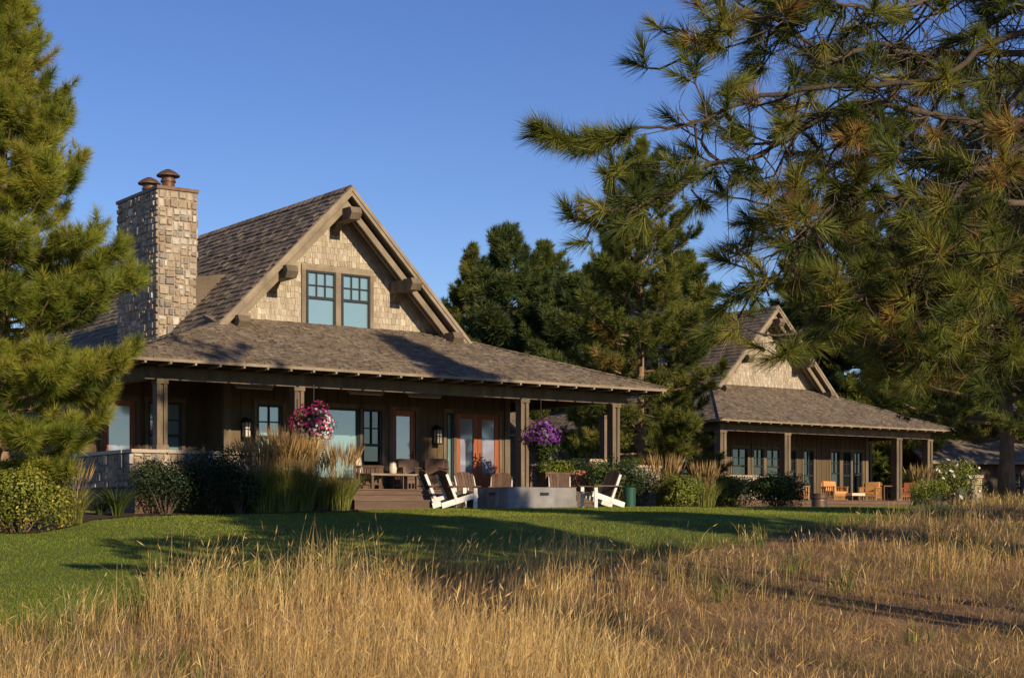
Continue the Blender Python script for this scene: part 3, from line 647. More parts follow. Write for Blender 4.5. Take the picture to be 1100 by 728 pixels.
# ---------------------------------------------------------------- foreground pine: bough reaching in from the right
def fore_pine():
    rg = random.Random(21); g = np.random.default_rng(21)
    tx, ty = 9.2, 16.5; FS = 1.4
    root = thing('ponderosa_pine', 'near pine whose long boughs reach in across the sky from the right', 'tree', (tx, ty, G(tx, ty)-.1))
    o = Vector(root.location)
    tp = [Vector((rg.gauss(0, .03), rg.gauss(0, .03), 16*f)) for f in np.linspace(0, 1, 9)]; tp[0] = Vector((0, 0, 0))
    tm = MB(); tm.tube(tp, [.3*(1-.85*f) for f in np.linspace(0, 1, 9)], 12); tm.build('trunk', K['barkred'], root, True)
    def w(c): return W(500+c[0]/1.82, c[1]/1.82, c[2]*FS)-o
    limbs = [  # control points in enlarged-photo pixels plus distance
        ([(1260,95,13.6),(1092,105,13.4),(960,100,13.2),(880,108,13.0),(800,88,12.8),(720,120,12.6),(640,60,12.5),(560,30,12.4),(500,65,12.3),(450,78,12.3)], .055),
        ([(1280,240,13.8),(1092,235,13.4),(1000,240,13.1),(880,215,12.9),(770,200,12.7),(700,230,12.6),(640,265,12.6),(560,310,12.5),(480,320,12.4),(400,380,12.4),(300,400,12.3),(215,410,12.3)], .06),
        ([(1100,60,13.0),(960,140,12.7),(840,165,12.5),(720,170,12.3),(600,185,12.2),(530,205,12.1),(450,240,12.0),(380,250,12.0),(300,262,11.9),(230,275,11.9),(150,262,11.8)], .045),
        ([(1290,410,13.4),(1092,400,13.1),(950,390,12.9),(850,385,12.8),(750,380,12.7),(690,430,12.6),(640,480,12.6),(610,540,12.6),(560,560,12.6)], .055),
        ([(1280,260,13.9),(1092,290,13.2),(1000,340,12.9),(950,400,12.7),(930,460,12.6),(890,540,12.5),(800,580,12.4),(730,590,12.4),(660,640,12.3),(630,680,12.2)], .06),
        ([(1280,430,13.6),(1092,475,13.2),(1010,520,13.0),(930,580,12.8),(850,605,12.7),(770,640,12.6)], .045),
        ([(1270,-30,13.8),(1092,10,13.4),(1000,60,13.2),(930,90,13.0),(860,160,12.9),(780,230,12.8),(720,300,12.7),(690,370,12.7)], .055),
        ([(1280,-120,13.9),(1092,-60,13.4),(950,-20,13.1),(840,20,12.9),(740,10,12.7),(660,-10,12.6),(590,0,12.5)], .05),
        ([(1290,330,14.6),(1092,330,14.6),(1020,380,14.5),(960,470,14.4),(920,560,14.3),(900,640,14.2),(860,700,14.1)], .05),
        ([(1290,560,14.2),(1092,600,14.2),(1040,640,14.1),(980,660,14.0),(900,690,13.9)], .04),
        ([(1290,60,15.6),(1092,170,15.4),(980,300,15.2),(900,330,15.1),(800,300,15.0),(700,340,14.9),(600,400,14.8),(540,470,14.8)], .045),
    ]
    targets = [[(430,90),(470,80),(520,60),(545,25),(600,20),(650,30),(440,75),(580,100),(640,130),(700,90),(760,60),(830,110),(950,150),(960,190),(1030,90)],
               [(400,230),(470,215),(430,340),(470,340),(400,300),(200,410),(230,430),(270,420),(300,390),(330,370),(250,400),(440,290),(540,250),(610,250),(680,300),(640,360),(350,440),(300,450),(560,350),(750,240),(830,310),(470,400)],
               [(520,165),(540,190),(480,225),(640,150),(760,150)],
               [(800,380),(860,430),(720,360),(640,420),(600,470),(560,540),(700,470),(540,580),(500,600),(470,650),(980,420),(1040,390)],
               [(700,530),(720,540),(760,600),(700,600),(640,590),(640,680),(620,660),(670,690),(600,700),(850,560),(900,480),(740,640),(640,640)],
               [(760,650),(800,640),(850,660),(900,600),(960,600),(820,580),(1000,560)],
               [(800,210),(840,150),(760,260),(700,350),(680,400),(640,400),(900,130),(820,260),(980,80)],
               [(590,10),(650,0),(720,20),(800,10),(860,30),(930,0),(1000,-10)],
               [(1000,430),(940,520),(900,600),(860,690),(920,680),(1000,540),(1040,460)],
               [(900,680),(960,670),(1020,660),(1060,620),(980,700)],
               [(900,300),(840,310),(760,310),(700,330),(640,390),(560,440),(520,480),(960,280),(600,430)]]
    for li, (cp, r0) in enumerate(limbs):
        ctl = [w(c) for c in cp]
        h0 = ctl[0].z+.2; ctl = [Vector((0, 0, max(1, h0-.3)))]+ctl
        pts = []
        for i in range(len(ctl)-1):                       # smooth curve through the control points
            p0 = ctl[max(i-1, 0)]; p1 = ctl[i]; p2 = ctl[i+1]; p3 = ctl[min(i+2, len(ctl)-1)]
            for k in range(4):
                t = k/4; pts.append(.5*((2*p1)+(p2-p0)*t+(2*p0-5*p1+4*p2-p3)*t*t+(3*p1-p0-3*p2+p3)*t**3)+Vector((rg.gauss(0, .012), rg.gauss(0, .02), rg.gauss(0, .012))))
        pts.append(ctl[-1]); n = len(pts)
        r0 *= .88; m = MB(); m.tube(pts, [r0*(1-.84*i/(n-1)) for i in range(n)], 8); tufts = []
        if li == 2:
            for k in range(26):
                f = .80+.2*k/25; c, e = along(pts, f); hd = (e+Vector((rg.gauss(0, .45), rg.gauss(0, .45), rg.gauss(.1, .45)))).normalized(); tufts.append((c+hd*rg.uniform(.04, .2), hd, rg.uniform(.8, 1.1), rg.choice([.3, .45, .55, .7])))
        tg = [w((a, b, np.interp(a, [c[0] for c in cp][::-1], [c[2] for c in cp][::-1])+rg.gauss(0, .35))) for a, b in targets[li]]
        for k in range(8 if li == 2 else 58 if li in (4, 5, 8, 9) else 24):                        # smaller side shoots of its own, mostly outward and hanging
            i = int(n*rg.uniform(.22, .70 if li == 2 else .98)); b = pts[min(i, n-1)]
            tg.append(b+Vector((max(-.65, min(.65, rg.gauss(-.15, .4))), rg.gauss(0, .6), max(-.6, min(.5, rg.gauss(-.12, .34))))))
        def clear(q):
            c = q+o; ix = 550+c.x/c.y*FPX; iy = 560-(c.z-EYE)/c.y*FPX
            return 760 < ix < 925 and iy > 335-abs(ix-835)*.0 and iy < 470 and not (808 < ix < 862 and 360 < iy < 420) and rg.random() < .66
        for q in tg:
            if clear(q): continue
            j = min(range(n), key=lambda i: (pts[i]-q).length+(0 if i < n-1 else .02)); j = max(2, j-rg.randint(0, 3)); s = pts[j]
            L = (q-s).length; mid = s.lerp(q, .5)+Vector((rg.gauss(0, .10), rg.gauss(0, .10), -.12*L+rg.gauss(0, .08)))
            tw = [s, s.lerp(mid, .5)+Vector((rg.gauss(0, .02), 0, -.02)), mid, mid.lerp(q, .55)+Vector((0, 0, -.02)), q]
            m.tube(tw, [.016, .014, .012, .010, .008], 5)
            e = (tw[-1]-tw[-2]).normalized(); e = (e+Vector((pts[-1]-pts[0]).normalized())*.35+Vector((0, 0, .25))).normalized()
            tb = rg.choice([.05, .2, .34, .46, .58, .74]); tb = .93 if rg.random() < .07 else tb
            tufts.append((q+e*.05, e, rg.uniform(.85, 1.15), tb))
            for s2 in range(rg.choice([0, 0, 1, 1, 2])):
                e2 = (e+Vector((rg.gauss(0, .7), rg.gauss(0, .7), rg.gauss(0, .5)))).normalized(); q2 = tw[3]+e2*rg.uniform(.16, .34)
                m.tube([tw[3], tw[3].lerp(q2, .5)+Vector((0, 0, .01)), q2], [.007, .006, .004], 4)
                tufts.append((q2, e2, rg.uniform(.7, 1.05), np.clip(tb+rg.gauss(0, .12), 0, .84) if tb < .9 else tb))
        for k in range(12 if li == 2 else 85):                                   # bare dead twigs
            i = int(n*rg.uniform(.12, .78)); b = pts[i]; d = Vector((rg.gauss(-.3, .7), rg.gauss(0, .7), rg.gauss(-.35, .6))).normalized()
            tw = bend(b, d, rg.uniform(.35, 1.25), 6, .35, .2, rg, .3); m.tube(tw, [.010, .009, .0075, .006, .005, .004, .003], 4)
            if rg.random() < .6: m.tube(bend(tw[2], d+Vector((rg.gauss(0, .6), rg.gauss(0, .6), rg.gauss(0, .6))), rg.uniform(.15, .4), 4, .2, .2, rg, .25), [.005, .004, .003, .002, .0015], 4)
        lo = m.build('limb', K['limb'], root, True)
        needles('needles', tufts, 118, .28, .0102, K['needle'], lo, g, sp=(8, 74), shoot=.8, droop=.30)
    cm = MB(); tufts = []
    for k in range(26):
        hf = 8+7.8*(k+rg.random())/26; az = k*2.4+rg.gauss(0, .3); el = R(-5+60*max(0, (hf-10)/7)); Lr = 3.1*(1-((hf-7)/10.5)**1.6)+.4
        if math.cos(az) < -.2 and hf < 9.5: continue
        lp = bend((0, 0, hf), Vector((math.cos(az)*math.cos(el), math.sin(az)*math.cos(el), math.sin(el))), Lr, 6, .2, .5, rg); cm.tube(lp, [.04*(1-.8*i/6) for i in range(7)], 5)
        for j in range(int(Lr*7)):
            q, e = along(lp, rg.uniform(.3, 1)); hd = (e+Vector((rg.gauss(0, .8), rg.gauss(0, .8), rg.gauss(.2, .5)))).normalized(); tip = q+hd*rg.uniform(.15, .6)
            cm.tube([q, q.lerp(tip, .5), tip], [.011, .009, .006], 3)
            for a in range(3): tufts.append((q.lerp(tip, .4+.3*a), hd, rg.uniform(.8, 1.2), rg.uniform(.2, .75)))
    lo = cm.build('limb', K['limb'], root, True); needles('needles', tufts, 60, .21, .014, K['needle'], lo, g)
    return root
fore_pine()


# ---------------------------------------------------------------- shrubs, ornamental grasses, flowers
def leafquads(C, N, size, rng, jitter=.8):
    n = len(C); a = unit(np.cross(N, rng.normal(size=(n, 3)))); b = unit(np.cross(N, a)+N*rng.normal(size=(n, 1))*jitter*.5)
    L = size*(.6+.8*rng.random((n, 1)))
    return np.stack([C-a*L*.28, C-b*L*.5+a*0, C+a*L*.28, C+b*L*.5], 1)
def bush(label, px, Z, w, h, seed, m='leaf', n=5000, leaf=.055, group=None, py=None, lumps=9, name='shrub', cat='shrub', flowers=None, depth=None, x=None):
    rng = np.random.default_rng(seed); rg = random.Random(seed)
    x = PX(px, Z) if x is None else x; z = G(x, Z) if py is None else EYE+(560-py)/FPX*Z
    root = thing(name, label, cat, (x, Z, z), 0, group); depth = depth or w
    cs = [(np.array([rg.uniform(-.32, .32)*w, rg.uniform(-.32, .32)*depth, h*rg.uniform(.3, .72)]), rg.uniform(.22, .34)) for _ in range(lumps)]+[(np.array([0, 0, h*.5]), .42)]
    per = n//len(cs); Cs = []; Ns = []; T = []
    for c, r in cs:
        d = unit(rng.normal(size=(per, 3))); d[:, 2] = np.abs(d[:, 2])*np.where(rng.random(per) < .75, 1, -1)
        rad = r*(1-.35*rng.random((per, 1))**1.5)*(1+.16*np.sin(d[:, :1]*7+d[:, 1:2]*5+seed))
        p = c+d*rad*np.array([w, depth, h*1.25]); Cs.append(p); Ns.append(unit(d+rng.normal(size=(per, 3))*.5)); T.append(np.clip(rng.normal(.5, .2)+rng.normal(size=per)*.18, 0, 1))
    C = np.concatenate(Cs); N = np.concatenate(Ns); T = np.concatenate(T); k = C[:, 2] > .02; C, N, T = C[k], N[k], T[k]
    Q = leafquads(C, N, leaf, rng)
    tm = MB()
    for c, r in cs: tm.tube([(c[0]*.2, c[1]*.2, 0), (c[0]*.6, c[1]*.6, c[2]*.6), tuple(c)], [.018, .012, .006], 5)
    tm.build('stem', K['bark'], root)
    fast('foliage', Q.reshape(-1, 3), np.full(len(Q), 4), np.arange(len(Q)*4), T, K[m], root)
    if flowers:
        fm, fn, fs = flowers; i = rng.choice(len(C), fn); sel = C[i]*np.array([1.03, 1.03, 1.04])
        Q = leafquads(sel, unit(N[i]+np.array([.4, -.6, .4])), fs, rng); fast('blossoms', Q.reshape(-1, 3), np.full(fn, 4), np.arange(fn*4), rng.random(fn), K[fm], root)
    return root
def blade_arr(B, H, Wd, az, lean, rng):
    up = np.array([0, 0, 1.]); d = np.stack([np.cos(az), np.sin(az), 0*az], -1); sa = az+np.pi/2+rng.normal(size=len(az))*.8
    sv = np.stack([np.cos(sa), np.sin(sa), 0*sa], -1); out = []
    for f, k in ((0, 1.), (.38, .9), (.74, .6)):
        p = B+up*(H*f*(1-.3*lean*f))[:, None]+d*(lean*H*f*f)[:, None]
        out += [p-sv*(Wd*k*.5)[:, None], p+sv*(Wd*k*.5)[:, None]]
    out.append(B+up*(H*(1-.3*lean))[:, None]+d*(lean*H)[:, None])
    return np.stack(out, 1), d, sv
def blade_mesh(name, V, tint, m, parent=None, extra=None):
    n = len(V); o = (np.arange(n)*7)[:, None]
    idx = np.concatenate([o+np.array([[0, 1, 3, 2, 2, 3, 5, 4, 4, 5, 6]])], 1)
    sizes = np.tile([4, 4, 3], n); t = np.repeat(tint, 3); VV = V.reshape(-1, 3); ii = idx.ravel()
    if extra is not None:
        Q, qt = extra; b = len(VV); VV = np.concatenate([VV, Q.reshape(-1, 3)]); ii = np.concatenate([ii, b+np.arange(len(Q)*4)])
        sizes = np.concatenate([sizes, np.full(len(Q), 4)]); t = np.concatenate([t, qt])
    return fast(name, VV, sizes, ii, t, m, parent)
def heads(V, sel, ln, wd_, rng):
    tip = V[sel, 6]; d = unit(tip-(V[sel, 4]+V[sel, 5])*.5); s = unit(np.cross(d, rng.normal(size=d.shape)))
    a = tip-d*ln*.5
    return np.stack([a, a+d*ln*.4-s*wd_, a+d*ln*1.1, a+d*ln*.4+s*wd_], 1)
def reed(label, px, Z, w, h, seed, n=420, group=None, py=None, plume=.5, green=.42, flop=.3):
    rng = np.random.default_rng(seed); x = PX(px, Z); z = G(x, Z) if py is None else EYE+(560-py)/FPX*Z
    root = thing('feather_reed_grass', label, 'ornamental grass', (x, Z, z), 0, group)
    a = rng.random(n)*2*np.pi; r = np.sqrt(rng.random(n))*w*.33
    B = np.stack([np.cos(a)*r, np.sin(a)*r, 0*a], -1); H = h*.72*(.6+.45*rng.random(n))
    V, _, _ = blade_arr(B, H, np.full(n, .016), a+rng.normal(size=n)*.6, flop*(.3+1.3*rng.random(n)), rng)
    blade_mesh('blades', V, np.clip(green+rng.normal(size=n)*.25, 0, 1), K['reed'], root)
    k = int(n*.55*plume)
    if k:
        a = rng.random(k)*2*np.pi; r = np.sqrt(rng.random(k))*w*.3; B = np.stack([np.cos(a)*r, np.sin(a)*r, 0*a], -1); H = h*(.78+.24*rng.random(k))
        V, _, _ = blade_arr(B, H, np.full(k, .007), a+rng.normal(size=k)*.5, .05+.22*rng.random(k), rng)
        Q = np.concatenate([heads(V, np.arange(k), h*.26, .012, rng), heads(V, np.arange(k), h*.24, .014, rng)])
        blade_mesh('plumes', V, rng.random(k), K['plume'], root, (Q, rng.random(2*k)))
    return root
bush('yellow-flowered shrub at the foot of the big left pine', 20, 32.2, 1.75, 1.55, 1, 'leaf_lime', 15000, .06, lumps=14, flowers=('yellow', 700, .06))
bush('low dark shrub against the yellow-flowered one, cut by the left edge', -14, 33.6, 1.3, 1.2, 61, 'leaf', 7000, .06)
reed('short bright reed grass between the yellow shrub and the stone wall', 75, 34.4, .8, 1.3, 2, 260, plume=.35, green=.6, flop=.5)
def spiky(label, px, Z, w, h, seed, n=120, m='leaf'):
    rng = np.random.default_rng(seed); x = PX(px, Z); root = thing('lily_plant', label, 'plant', (x, Z, G(x, Z)))
    a = rng.random(n)*2*np.pi; r = rng.random(n)*w*.12; B = np.stack([np.cos(a)*r, np.sin(a)*r, 0*a], -1)
    V, _, _ = blade_arr(B, h*(.6+.5*rng.random(n)), np.full(n, .035), a, .35+.6*rng.random(n), rng)
    blade_mesh('leaves', V, np.clip(.5+.25*rng.normal(size=n), 0, 1), K[m], root)
spiky('spiky strap-leaved plant below the corner of the stone wall', 126, 36.2, .8, .8, 4, 170)
spiky('small strap-leaved plant beside the larger spiky one', 108, 36.4, .5, .55, 5, 90)
bush('dark rounded shrub leftmost of the row before the stone wall', 178, 36.9, 1.5, 1.35, 6, 'leaf_dark', 8200, .05)
bush('taller dark shrub second in the row before the stone wall', 232, 37.3, 1.5, 1.65, 7, 'leaf_dark', 9000, .05)
bush('small dark shrub filling the foot of the tall reeds', 258, 37.2, 1.0, 1.2, 8, 'leaf_dark', 5000, .05)
rg_ = 'tall reed grasses before the porch'
reed('tall plumed reed clump next to the dark shrubs', 281, 37.8, .95, 1.62, 9, 900, rg_)
reed('tallest plumed reed clump under the pink flower basket', 304, 38.0, .95, 1.85, 10, 1000, rg_)
reed('plumed reed clump just right of the tallest one', 324, 38.3, .8, 1.72, 11, 800, rg_)
reed('thin short reed clump between two thick clumps', 345, 38.8, .45, 1.35, 12, 190, rg_)
reed('leaning golden reed clump beside the deck steps', 365, 39.0, .75, 1.55, 13, 650, rg_, green=.62, flop=.4)
bush('bright green leafy bush behind the right lawn chair', 657, 45.2, 1.5, 1.35, 14, 'leaf', 5600, .07)
bush('dark bush below the bright one, near the green bin', 690, 45.6, 1.35, 1.05, 16, 'leaf_dark', 4200, .06)
reed('rusty plumed reed clump past the porch end', 714, 49, 1.15, 1.55, 17, 560, None, green=.55)
bush('lime-green low bush at the foot of the rusty reeds', 737, 48.5, 1.4, .95, 18, 'leaf_lime', 8000, .065)
reed('golden reed clump before the second house corner', 756, 54, 1.1, 1.5, 19, 480, None, green=.6)
bush('yellow-green rounded shrub before the second porch', 789, 59, 1.5, 1.2, 20, 'leaf_lime', 11000, .065)
bush('wide dark rounded shrub before the second porch', 836, 58, 2.05, 1.2, 21, 'leaf', 15000, .065, lumps=16)
bush('loose weedy shrub with white blossoms by the stone pillar', 1022, 47, 1.45, 1.25, 22, 'leaf_lime', 4200, .055, flowers=('whitepetal', 46, .14))
bush('straggly yellow-green shrub at the lawn end', 998, 45.5, 1.1, .8, 23, 'leaf_lime', 3000, .05)
reed('pale grass tuft leaning on the weedy shrub', 990, 46.6, .9, 1.15, 24, 300, None, green=.8)
# stone pillar
pr = thing('stone_pillar', 'short pale stone pillar beside the weedy shrub', 'pillar', (PX(1046, 49), 49, G(PX(1046, 49), 49)), HA)
m = MB(); stone_block(m, -.16, .16, -.16, .16, -.2, .8); m.build('shaft', K['stone'], pr); m = MB(); m.box(-.2, .2, -.2, .2, .801, .88); m.build('cap', K['granite'], pr)

def basket(label, px, py, Z, rx, rz, ztop, seed, petal, petal2=None, split=0.0, trail=False):
    rng = np.random.default_rng(seed); c = W(px, py, Z); root = thing('hanging_basket', label, 'flower basket', c)
    m = MB(); m.lathe([(.04, -.26), (.16, -.2), (.24, -.05), (.27, .03), (.25, .03), (.2, -.05)], 16); m.build('basket', K['brown'], root)
    m = MB(); zt = ztop-c.z; m.tube([(0, 0, rz*.9+.12), (0, 0, zt)], .014, 6)
    for k in range(3): a = k*2.094; m.tube([(.24*math.cos(a), .24*math.sin(a), .03), (0, 0, rz*.9+.14)], .006, 4)
    m.build('hanger', K['metal'], root)
    def shell(n, lo, hi):
        d = unit(rng.normal(size=(n, 3))); r = lo+(hi-lo)*rng.random((n, 1)); b = 1+.13*np.sin(d[:, :1]*6+seed)+.11*np.sin(d[:, 2:]*9+d[:, 1:2]*5)+.05*rng.normal(size=(n, 1))
        return d*r*b*np.array([rx, rx, rz]), d
    C, d = shell(2600, .55, .97); Q = leafquads(C, d, .06, rng); fast('leaves', Q.reshape(-1, 3), np.full(len(Q), 4), np.arange(len(Q)*4), rng.random(len(Q)), K['leaf'], root)
    if trail:
        n = 1500; a = rng.random(n)*6.28; f_ = rng.random(n)**1.6; r = np.sqrt(rng.random(n))*rx*.8*(1-.65*f_)*(1+.3*np.sin(a*3)); C = np.stack([np.cos(a)*r+.1, np.sin(a)*r, -rz*.5-f_*.75*(.7+.3*np.sin(a*2+1))], -1)
        Q = leafquads(C, unit(rng.normal(size=(n, 3))), .07, rng); fast('trailing_leaves', Q.reshape(-1, 3), np.full(n, 4), np.arange(n*4), rng.random(n), K['leaf'], root)
    def flowers(nm, C, d, mt, sz):
        n = len(C); vs = []; 
        a = unit(np.cross(d, rng.normal(size=(n, 3)))); b = np.cross(d, a); ring = []
        for k in range(10):
            t = k*np.pi/5; rr = sz*(1.0 if k % 2 == 0 else .72)*(.8+.4*rng.random((n, 1))); ring.append(C+a*np.cos(t)*rr+b*np.sin(t)*rr+d*sz*.25)
        V = np.stack([C]+ring, 1); o = (np.arange(n)*11)[:, None, None]
        f = np.array([[0, k+1, (k+1) % 10+1] for k in range(10)])[None]+o
        fast(nm, V.reshape(-1, 3), np.full(n*10, 3), f.ravel(), np.repeat(rng.random(n), 10), K[mt], root)
    C, d = shell(640, .93, 1.06); w = np.zeros(len(C), bool)
    if trail: k = C[:, 2] > -rz*.55; C, d = C[k], d[k]; w = w[k]
    if petal2: w = (-C[:, 2]/rz+C[:, 0]/rx*.35+.5*np.sin(C[:, 0]*17+C[:, 2]*13)+rng.normal(size=len(C))*.45) > split
    d = unit(d+rng.normal(size=d.shape)*.25)
    flowers('blossoms', C[~w], d[~w], petal, .042)
    if w.any(): flowers('pale_blossoms', C[w], d[w], petal2, .042)
zc1 = 1.95+3.42-.12-.32
basket('hanging ball of magenta and white petunias above the tall reeds', 337, 458, 39.7, .53, .50, zc1, 31, 'magenta', 'whitepetal', .15)
basket('hanging purple petunia basket with trailing green leaves', 581, 469, 44.6, .52, .42, zc1, 32, 'purple', 'magenta', 2.2, True)

# ---------------------------------------------------------------- lawn chairs, covered fire table and other furniture
def adirondack(label):
    t = thing('lawn_chair', label, 'chair', (0, 0, 0), 0, 'slatted chairs round the covered fire table')
    for s in (-1, 1):
        m = MB(); m.beam((.44, s*.27, .36), (-.56, s*.27, .075), .035, .14); m.build('stringer', K['white'], t)
        m = MB(); m.beam((.36, s*.306, .0), (.36, s*.306, .55), .1, .035, (0, 1, 0)); m.build('leg', K['white'], t)
        m = MB(); m.beam((.47, s*.34, .565), (-.42, s*.32, .565), .14, .026); m.build('armrest', K['brown'], t)
        m = MB(); m.beam((-.13, s*.285, .16), (-.43, s*.285, .86), .03, .07, (1, 0, .4)); m.build('back_post', K['white'], t)
    m = MB()
    for k in range(6): f = k/5; m.beam((.43-.58*f, -.26, .415-.165*f), (.43-.58*f, .26, .415-.165*f), .095, .022)
    m.build('seat', K['brown'], t)
    m = MB()
    for k in range(6):
        y = -.225+.09*k; top = .93+.05*(1-((k-2.5)/2.5)**2); m.beam((-.11, y*.9, .20), (-.11-(top-.2)*.43, y*1.08, top), .083, .022, (1, 0, .4))
    m.beam((-.38, -.29, .74), (-.38, .29, .74), .06, .025); m.build('backrest', K['brown'], t)
    return t
def put(o, px, Z, rz, z=None): x = PX(px, Z); o.location = (x, Z, G(x, Z) if z is None else z); o.rotation_euler = (0, 0, R(rz))
c0 = adirondack('white-framed slatted chair second from the reeds, seen from its side'); put(c0, 491, 41.2, 28)
for px, Z, rz, lab in ((470, 42.2, 22, 'white-framed slatted chair nearest the tall reeds'), (506, 43.6, -60, 'slatted chair half hidden behind the side-on white-framed one'),
                       (537, 44.4, -98, 'brown chair back behind the dark end of the covered fire table'), (602, 44.6, -88, 'brown chair back showing above the covered fire table, right of centre'), (645, 42.2, 212, 'white-framed slatted chair alone at the far end of the fire table')):
    x = PX(px, Z); dup(c0, (x, Z, G(x, Z)), R(rz), lab)
Zp = 41.0; xp = PX(546, Zp); t = thing('fire_table', 'large fire table under a grey canvas cover on the lawn', 'table', (xp, Zp, G(xp, Zp)), HA)
m = MB(); x1, y1, h = 2.15, 1.36, .56
N_ = 14
for (ox, oy, ax, ay, ln) in ((0, 0, 1, 0, x1), (0, y1, 0, -1, y1), (x1, 0, 0, 1, y1), (x1, y1, -1, 0, x1)):
    vs = []; fs = []
    for i in range(N_+1):
        f = i/N_; wv = .03*math.sin(f*23)+.02*math.sin(f*41+1)
        for z, k, o_ in ((0, 1, .035), (.2, .9, .02), (.42, .35, .008), (h, 0, 0)):
            nx, ny = ay, -ax; e = o_ + wv*k*(0 if i in (0, N_) else 1)
            vs.append((ox+ax*ln*f+nx*e+(-o_*(ax) if i == 0 else o_*ax if i == N_ else 0), oy+ay*ln*f+ny*e+(-o_*ay if i == 0 else o_*ay if i == N_ else 0), z))
    for i in range(N_):
        for k in range(3): fs.append((i*4+k, (i+1)*4+k, (i+1)*4+k+1, i*4+k+1))
    m.add(vs, fs, .5)
m.add([(0,0,h),(x1,0,h),(x1,y1,h),(0,y1,h),(x1*.5,y1*.5,h+.025)], [(0,1,4),(1,2,4),(2,3,4),(3,0,4)], .5)
cv = m.build('cover', K['cover'], t)
for (hx, hy, al) in ((x1*.52, -.03, 0), (-.03, y1*.5, 1)):
    m = MB(); f = lambda a, b, c, d, z0, z1: m.box(a, b, c, d, z0, z1)
    if not al: m.box(hx-.13, hx+.13, -.035, -.012, .36, .43, .2)
    else: m.box(-.035, -.012, hy-.13, hy+.13, .36, .43, .2)
    m.build('vent_flap', K['black'], cv)
m = MB(); m.box(.12, x1-.12, .12, y1-.12, 0, h-.03); m.build('table_base', K['brown'], t)
# on the main deck
D1 = H1['loc'][2]+d1_
def ontop(px, v, h=H1, dk=d1_): uu = U(px, v, h); return LW(h, uu, v, dk)
def low_table(name, label, loc, rz, w, d, h, mt, th=.05, cat='table'):
    t = thing(name, label, cat, loc, rz); m = MB(); m.box(-w/2, w/2, -d/2, d/2, h-th, h); m.build('tabletop', K[mt], t)
    for sx in (-1, 1):
        for sy in (-1, 1): m = MB(); m.box(sx*(w/2-.07)-.035, sx*(w/2-.07)+.035, sy*(d/2-.07)-.035, sy*(d/2-.07)+.035, 0, h-th); m.build('leg', K['brown'], t)
    return t
def lounge(name, label, loc, rz, w, wood, cush, cat='chair', group=None, slat=True):     # faces local -y
    t = thing(name, label, cat, loc, rz, group)
    for s in (-1, 1):
        m = MB(); x = s*(w/2-.035); m.box(x-.035, x+.035, -.36, -.29, 0, .6); m.box(x-.035, x+.035, .30, .37, 0, .82); m.box(x-.05, x+.05, -.38, .36, .60, .635)
        for k in range(5): yy = -.22+.11*k; m.box(x-.012, x+.012, yy-.02, yy+.02, .16, .6)
        m.box(x-.02, x+.02, -.29, .30, .13, .18); m.build('side_frame', K[wood], t)
    m = MB(); m.box(-w/2+.07, w/2-.07, -.36, -.32, .20, .29); m.box(-w/2+.07, w/2-.07, -.32, .32, .24, .275)
    if slat:
        k = -w/2+.14
        while k < w/2-.1: m.box(k-.018, k+.018, -.355, -.325, .06, .20); k += .1
        m.box(-w/2+.07, w/2-.07, -.36, -.32, .03, .065)
    m.build('seat_frame', K[wood], t)
    m = MB()
    k = -w/2+.12
    while k < w/2-.08: m.beam((k, .30, .28), (k, .38, .84), .045, .02, (0, 1, 0)); k += .085
    m.box(-w/2+.07, w/2-.07, .33, .38, .80, .87); m.build('back_frame', K[wood], t)
    m = MB(); m.box(-w/2+.08, w/2-.08, -.35, .20, .285, .42); m.build('seat_cushion', K[cush], t, False, .03)
    m = MB(); m.prism([(-w/2+.08, .17, .43), (-w/2+.08, .30, .43), (-w/2+.08, .345, .88), (-w/2+.08, .22, .88)], (w-.16, 0, 0)); m.build('back_cushion', K[cush], t, False, .03)
    return t
p = ontop(418, 1.35); low_table('coffee_table', 'long low wooden table on the deck behind the golden reeds', p, HA, 1.5, .7, .42, 'trim')
p = ontop(422, 1.5); v_ = thing('vase', 'small pale jar standing on the long low deck table', 'jar', p+Vector((0, 0, .42)))
m = MB(); m.lathe([(.07, 0), (.10, .04), (.11, .16), (.085, .24), (.085, .28), (.075, .28), (.07, .2)], 16); m.build('jar_body', K['lampglass'], v_, True)
m = MB(); m.lathe([(.09, .281), (.09, .30), (.03, .32), (.0, .33)], 16); m.build('lid', K['steel'], v_, True)
dg = 'armchairs on the main deck'
lounge('deck_armchair', 'deck armchair with cream cushion left of the low table', ontop(396, 1.7), HA+R(55), .7, 'brown', 'cream', group=dg)
lounge('deck_armchair', 'dark deck armchair behind the low table, below the glass door', ontop(441, 2.3), HA+R(-10), .72, 'brown', 'brown', group=dg)
lounge('deck_armchair', 'dark deck armchair under the wall lantern by the double doors', ontop(464, 1.9), HA+R(-50), .72, 'brown', 'brown', group=dg)
p = ontop(576, 1.6); low_table('side_table', 'narrow table with pale top beside the porch post', p, HA, .8, .5, .78, 'granite')
def planter(label, p, rz, w, d, h, seed, pot='brown', lm='leaf_lime'):
    t = thing('planter_box', label, 'planter', p, rz); m = MB(); m.box(-w/2, w/2, -d/2, d/2, 0, h-.06); m.box(-w/2-.03, w/2+.03, -d/2-.03, d/2+.03, h-.06, h); m.build('box', K[pot], t)
    rng = np.random.default_rng(seed); n = 900; C = np.stack([(rng.random(n)-.5)*w*1.1, (rng.random(n)-.5)*d*1.2, h+rng.random(n)**1.5*.34], -1)
    Q = leafquads(C, unit(rng.normal(size=(n, 3))), .07, rng); fast('foliage', Q.reshape(-1, 3), np.full(n, 4), np.arange(n*4), rng.random(n), K[lm], t)
planter('wooden planter of yellowish greenery under the purple basket', ontop(597, 1.2), HA, 1.0, .4, .55, 51)
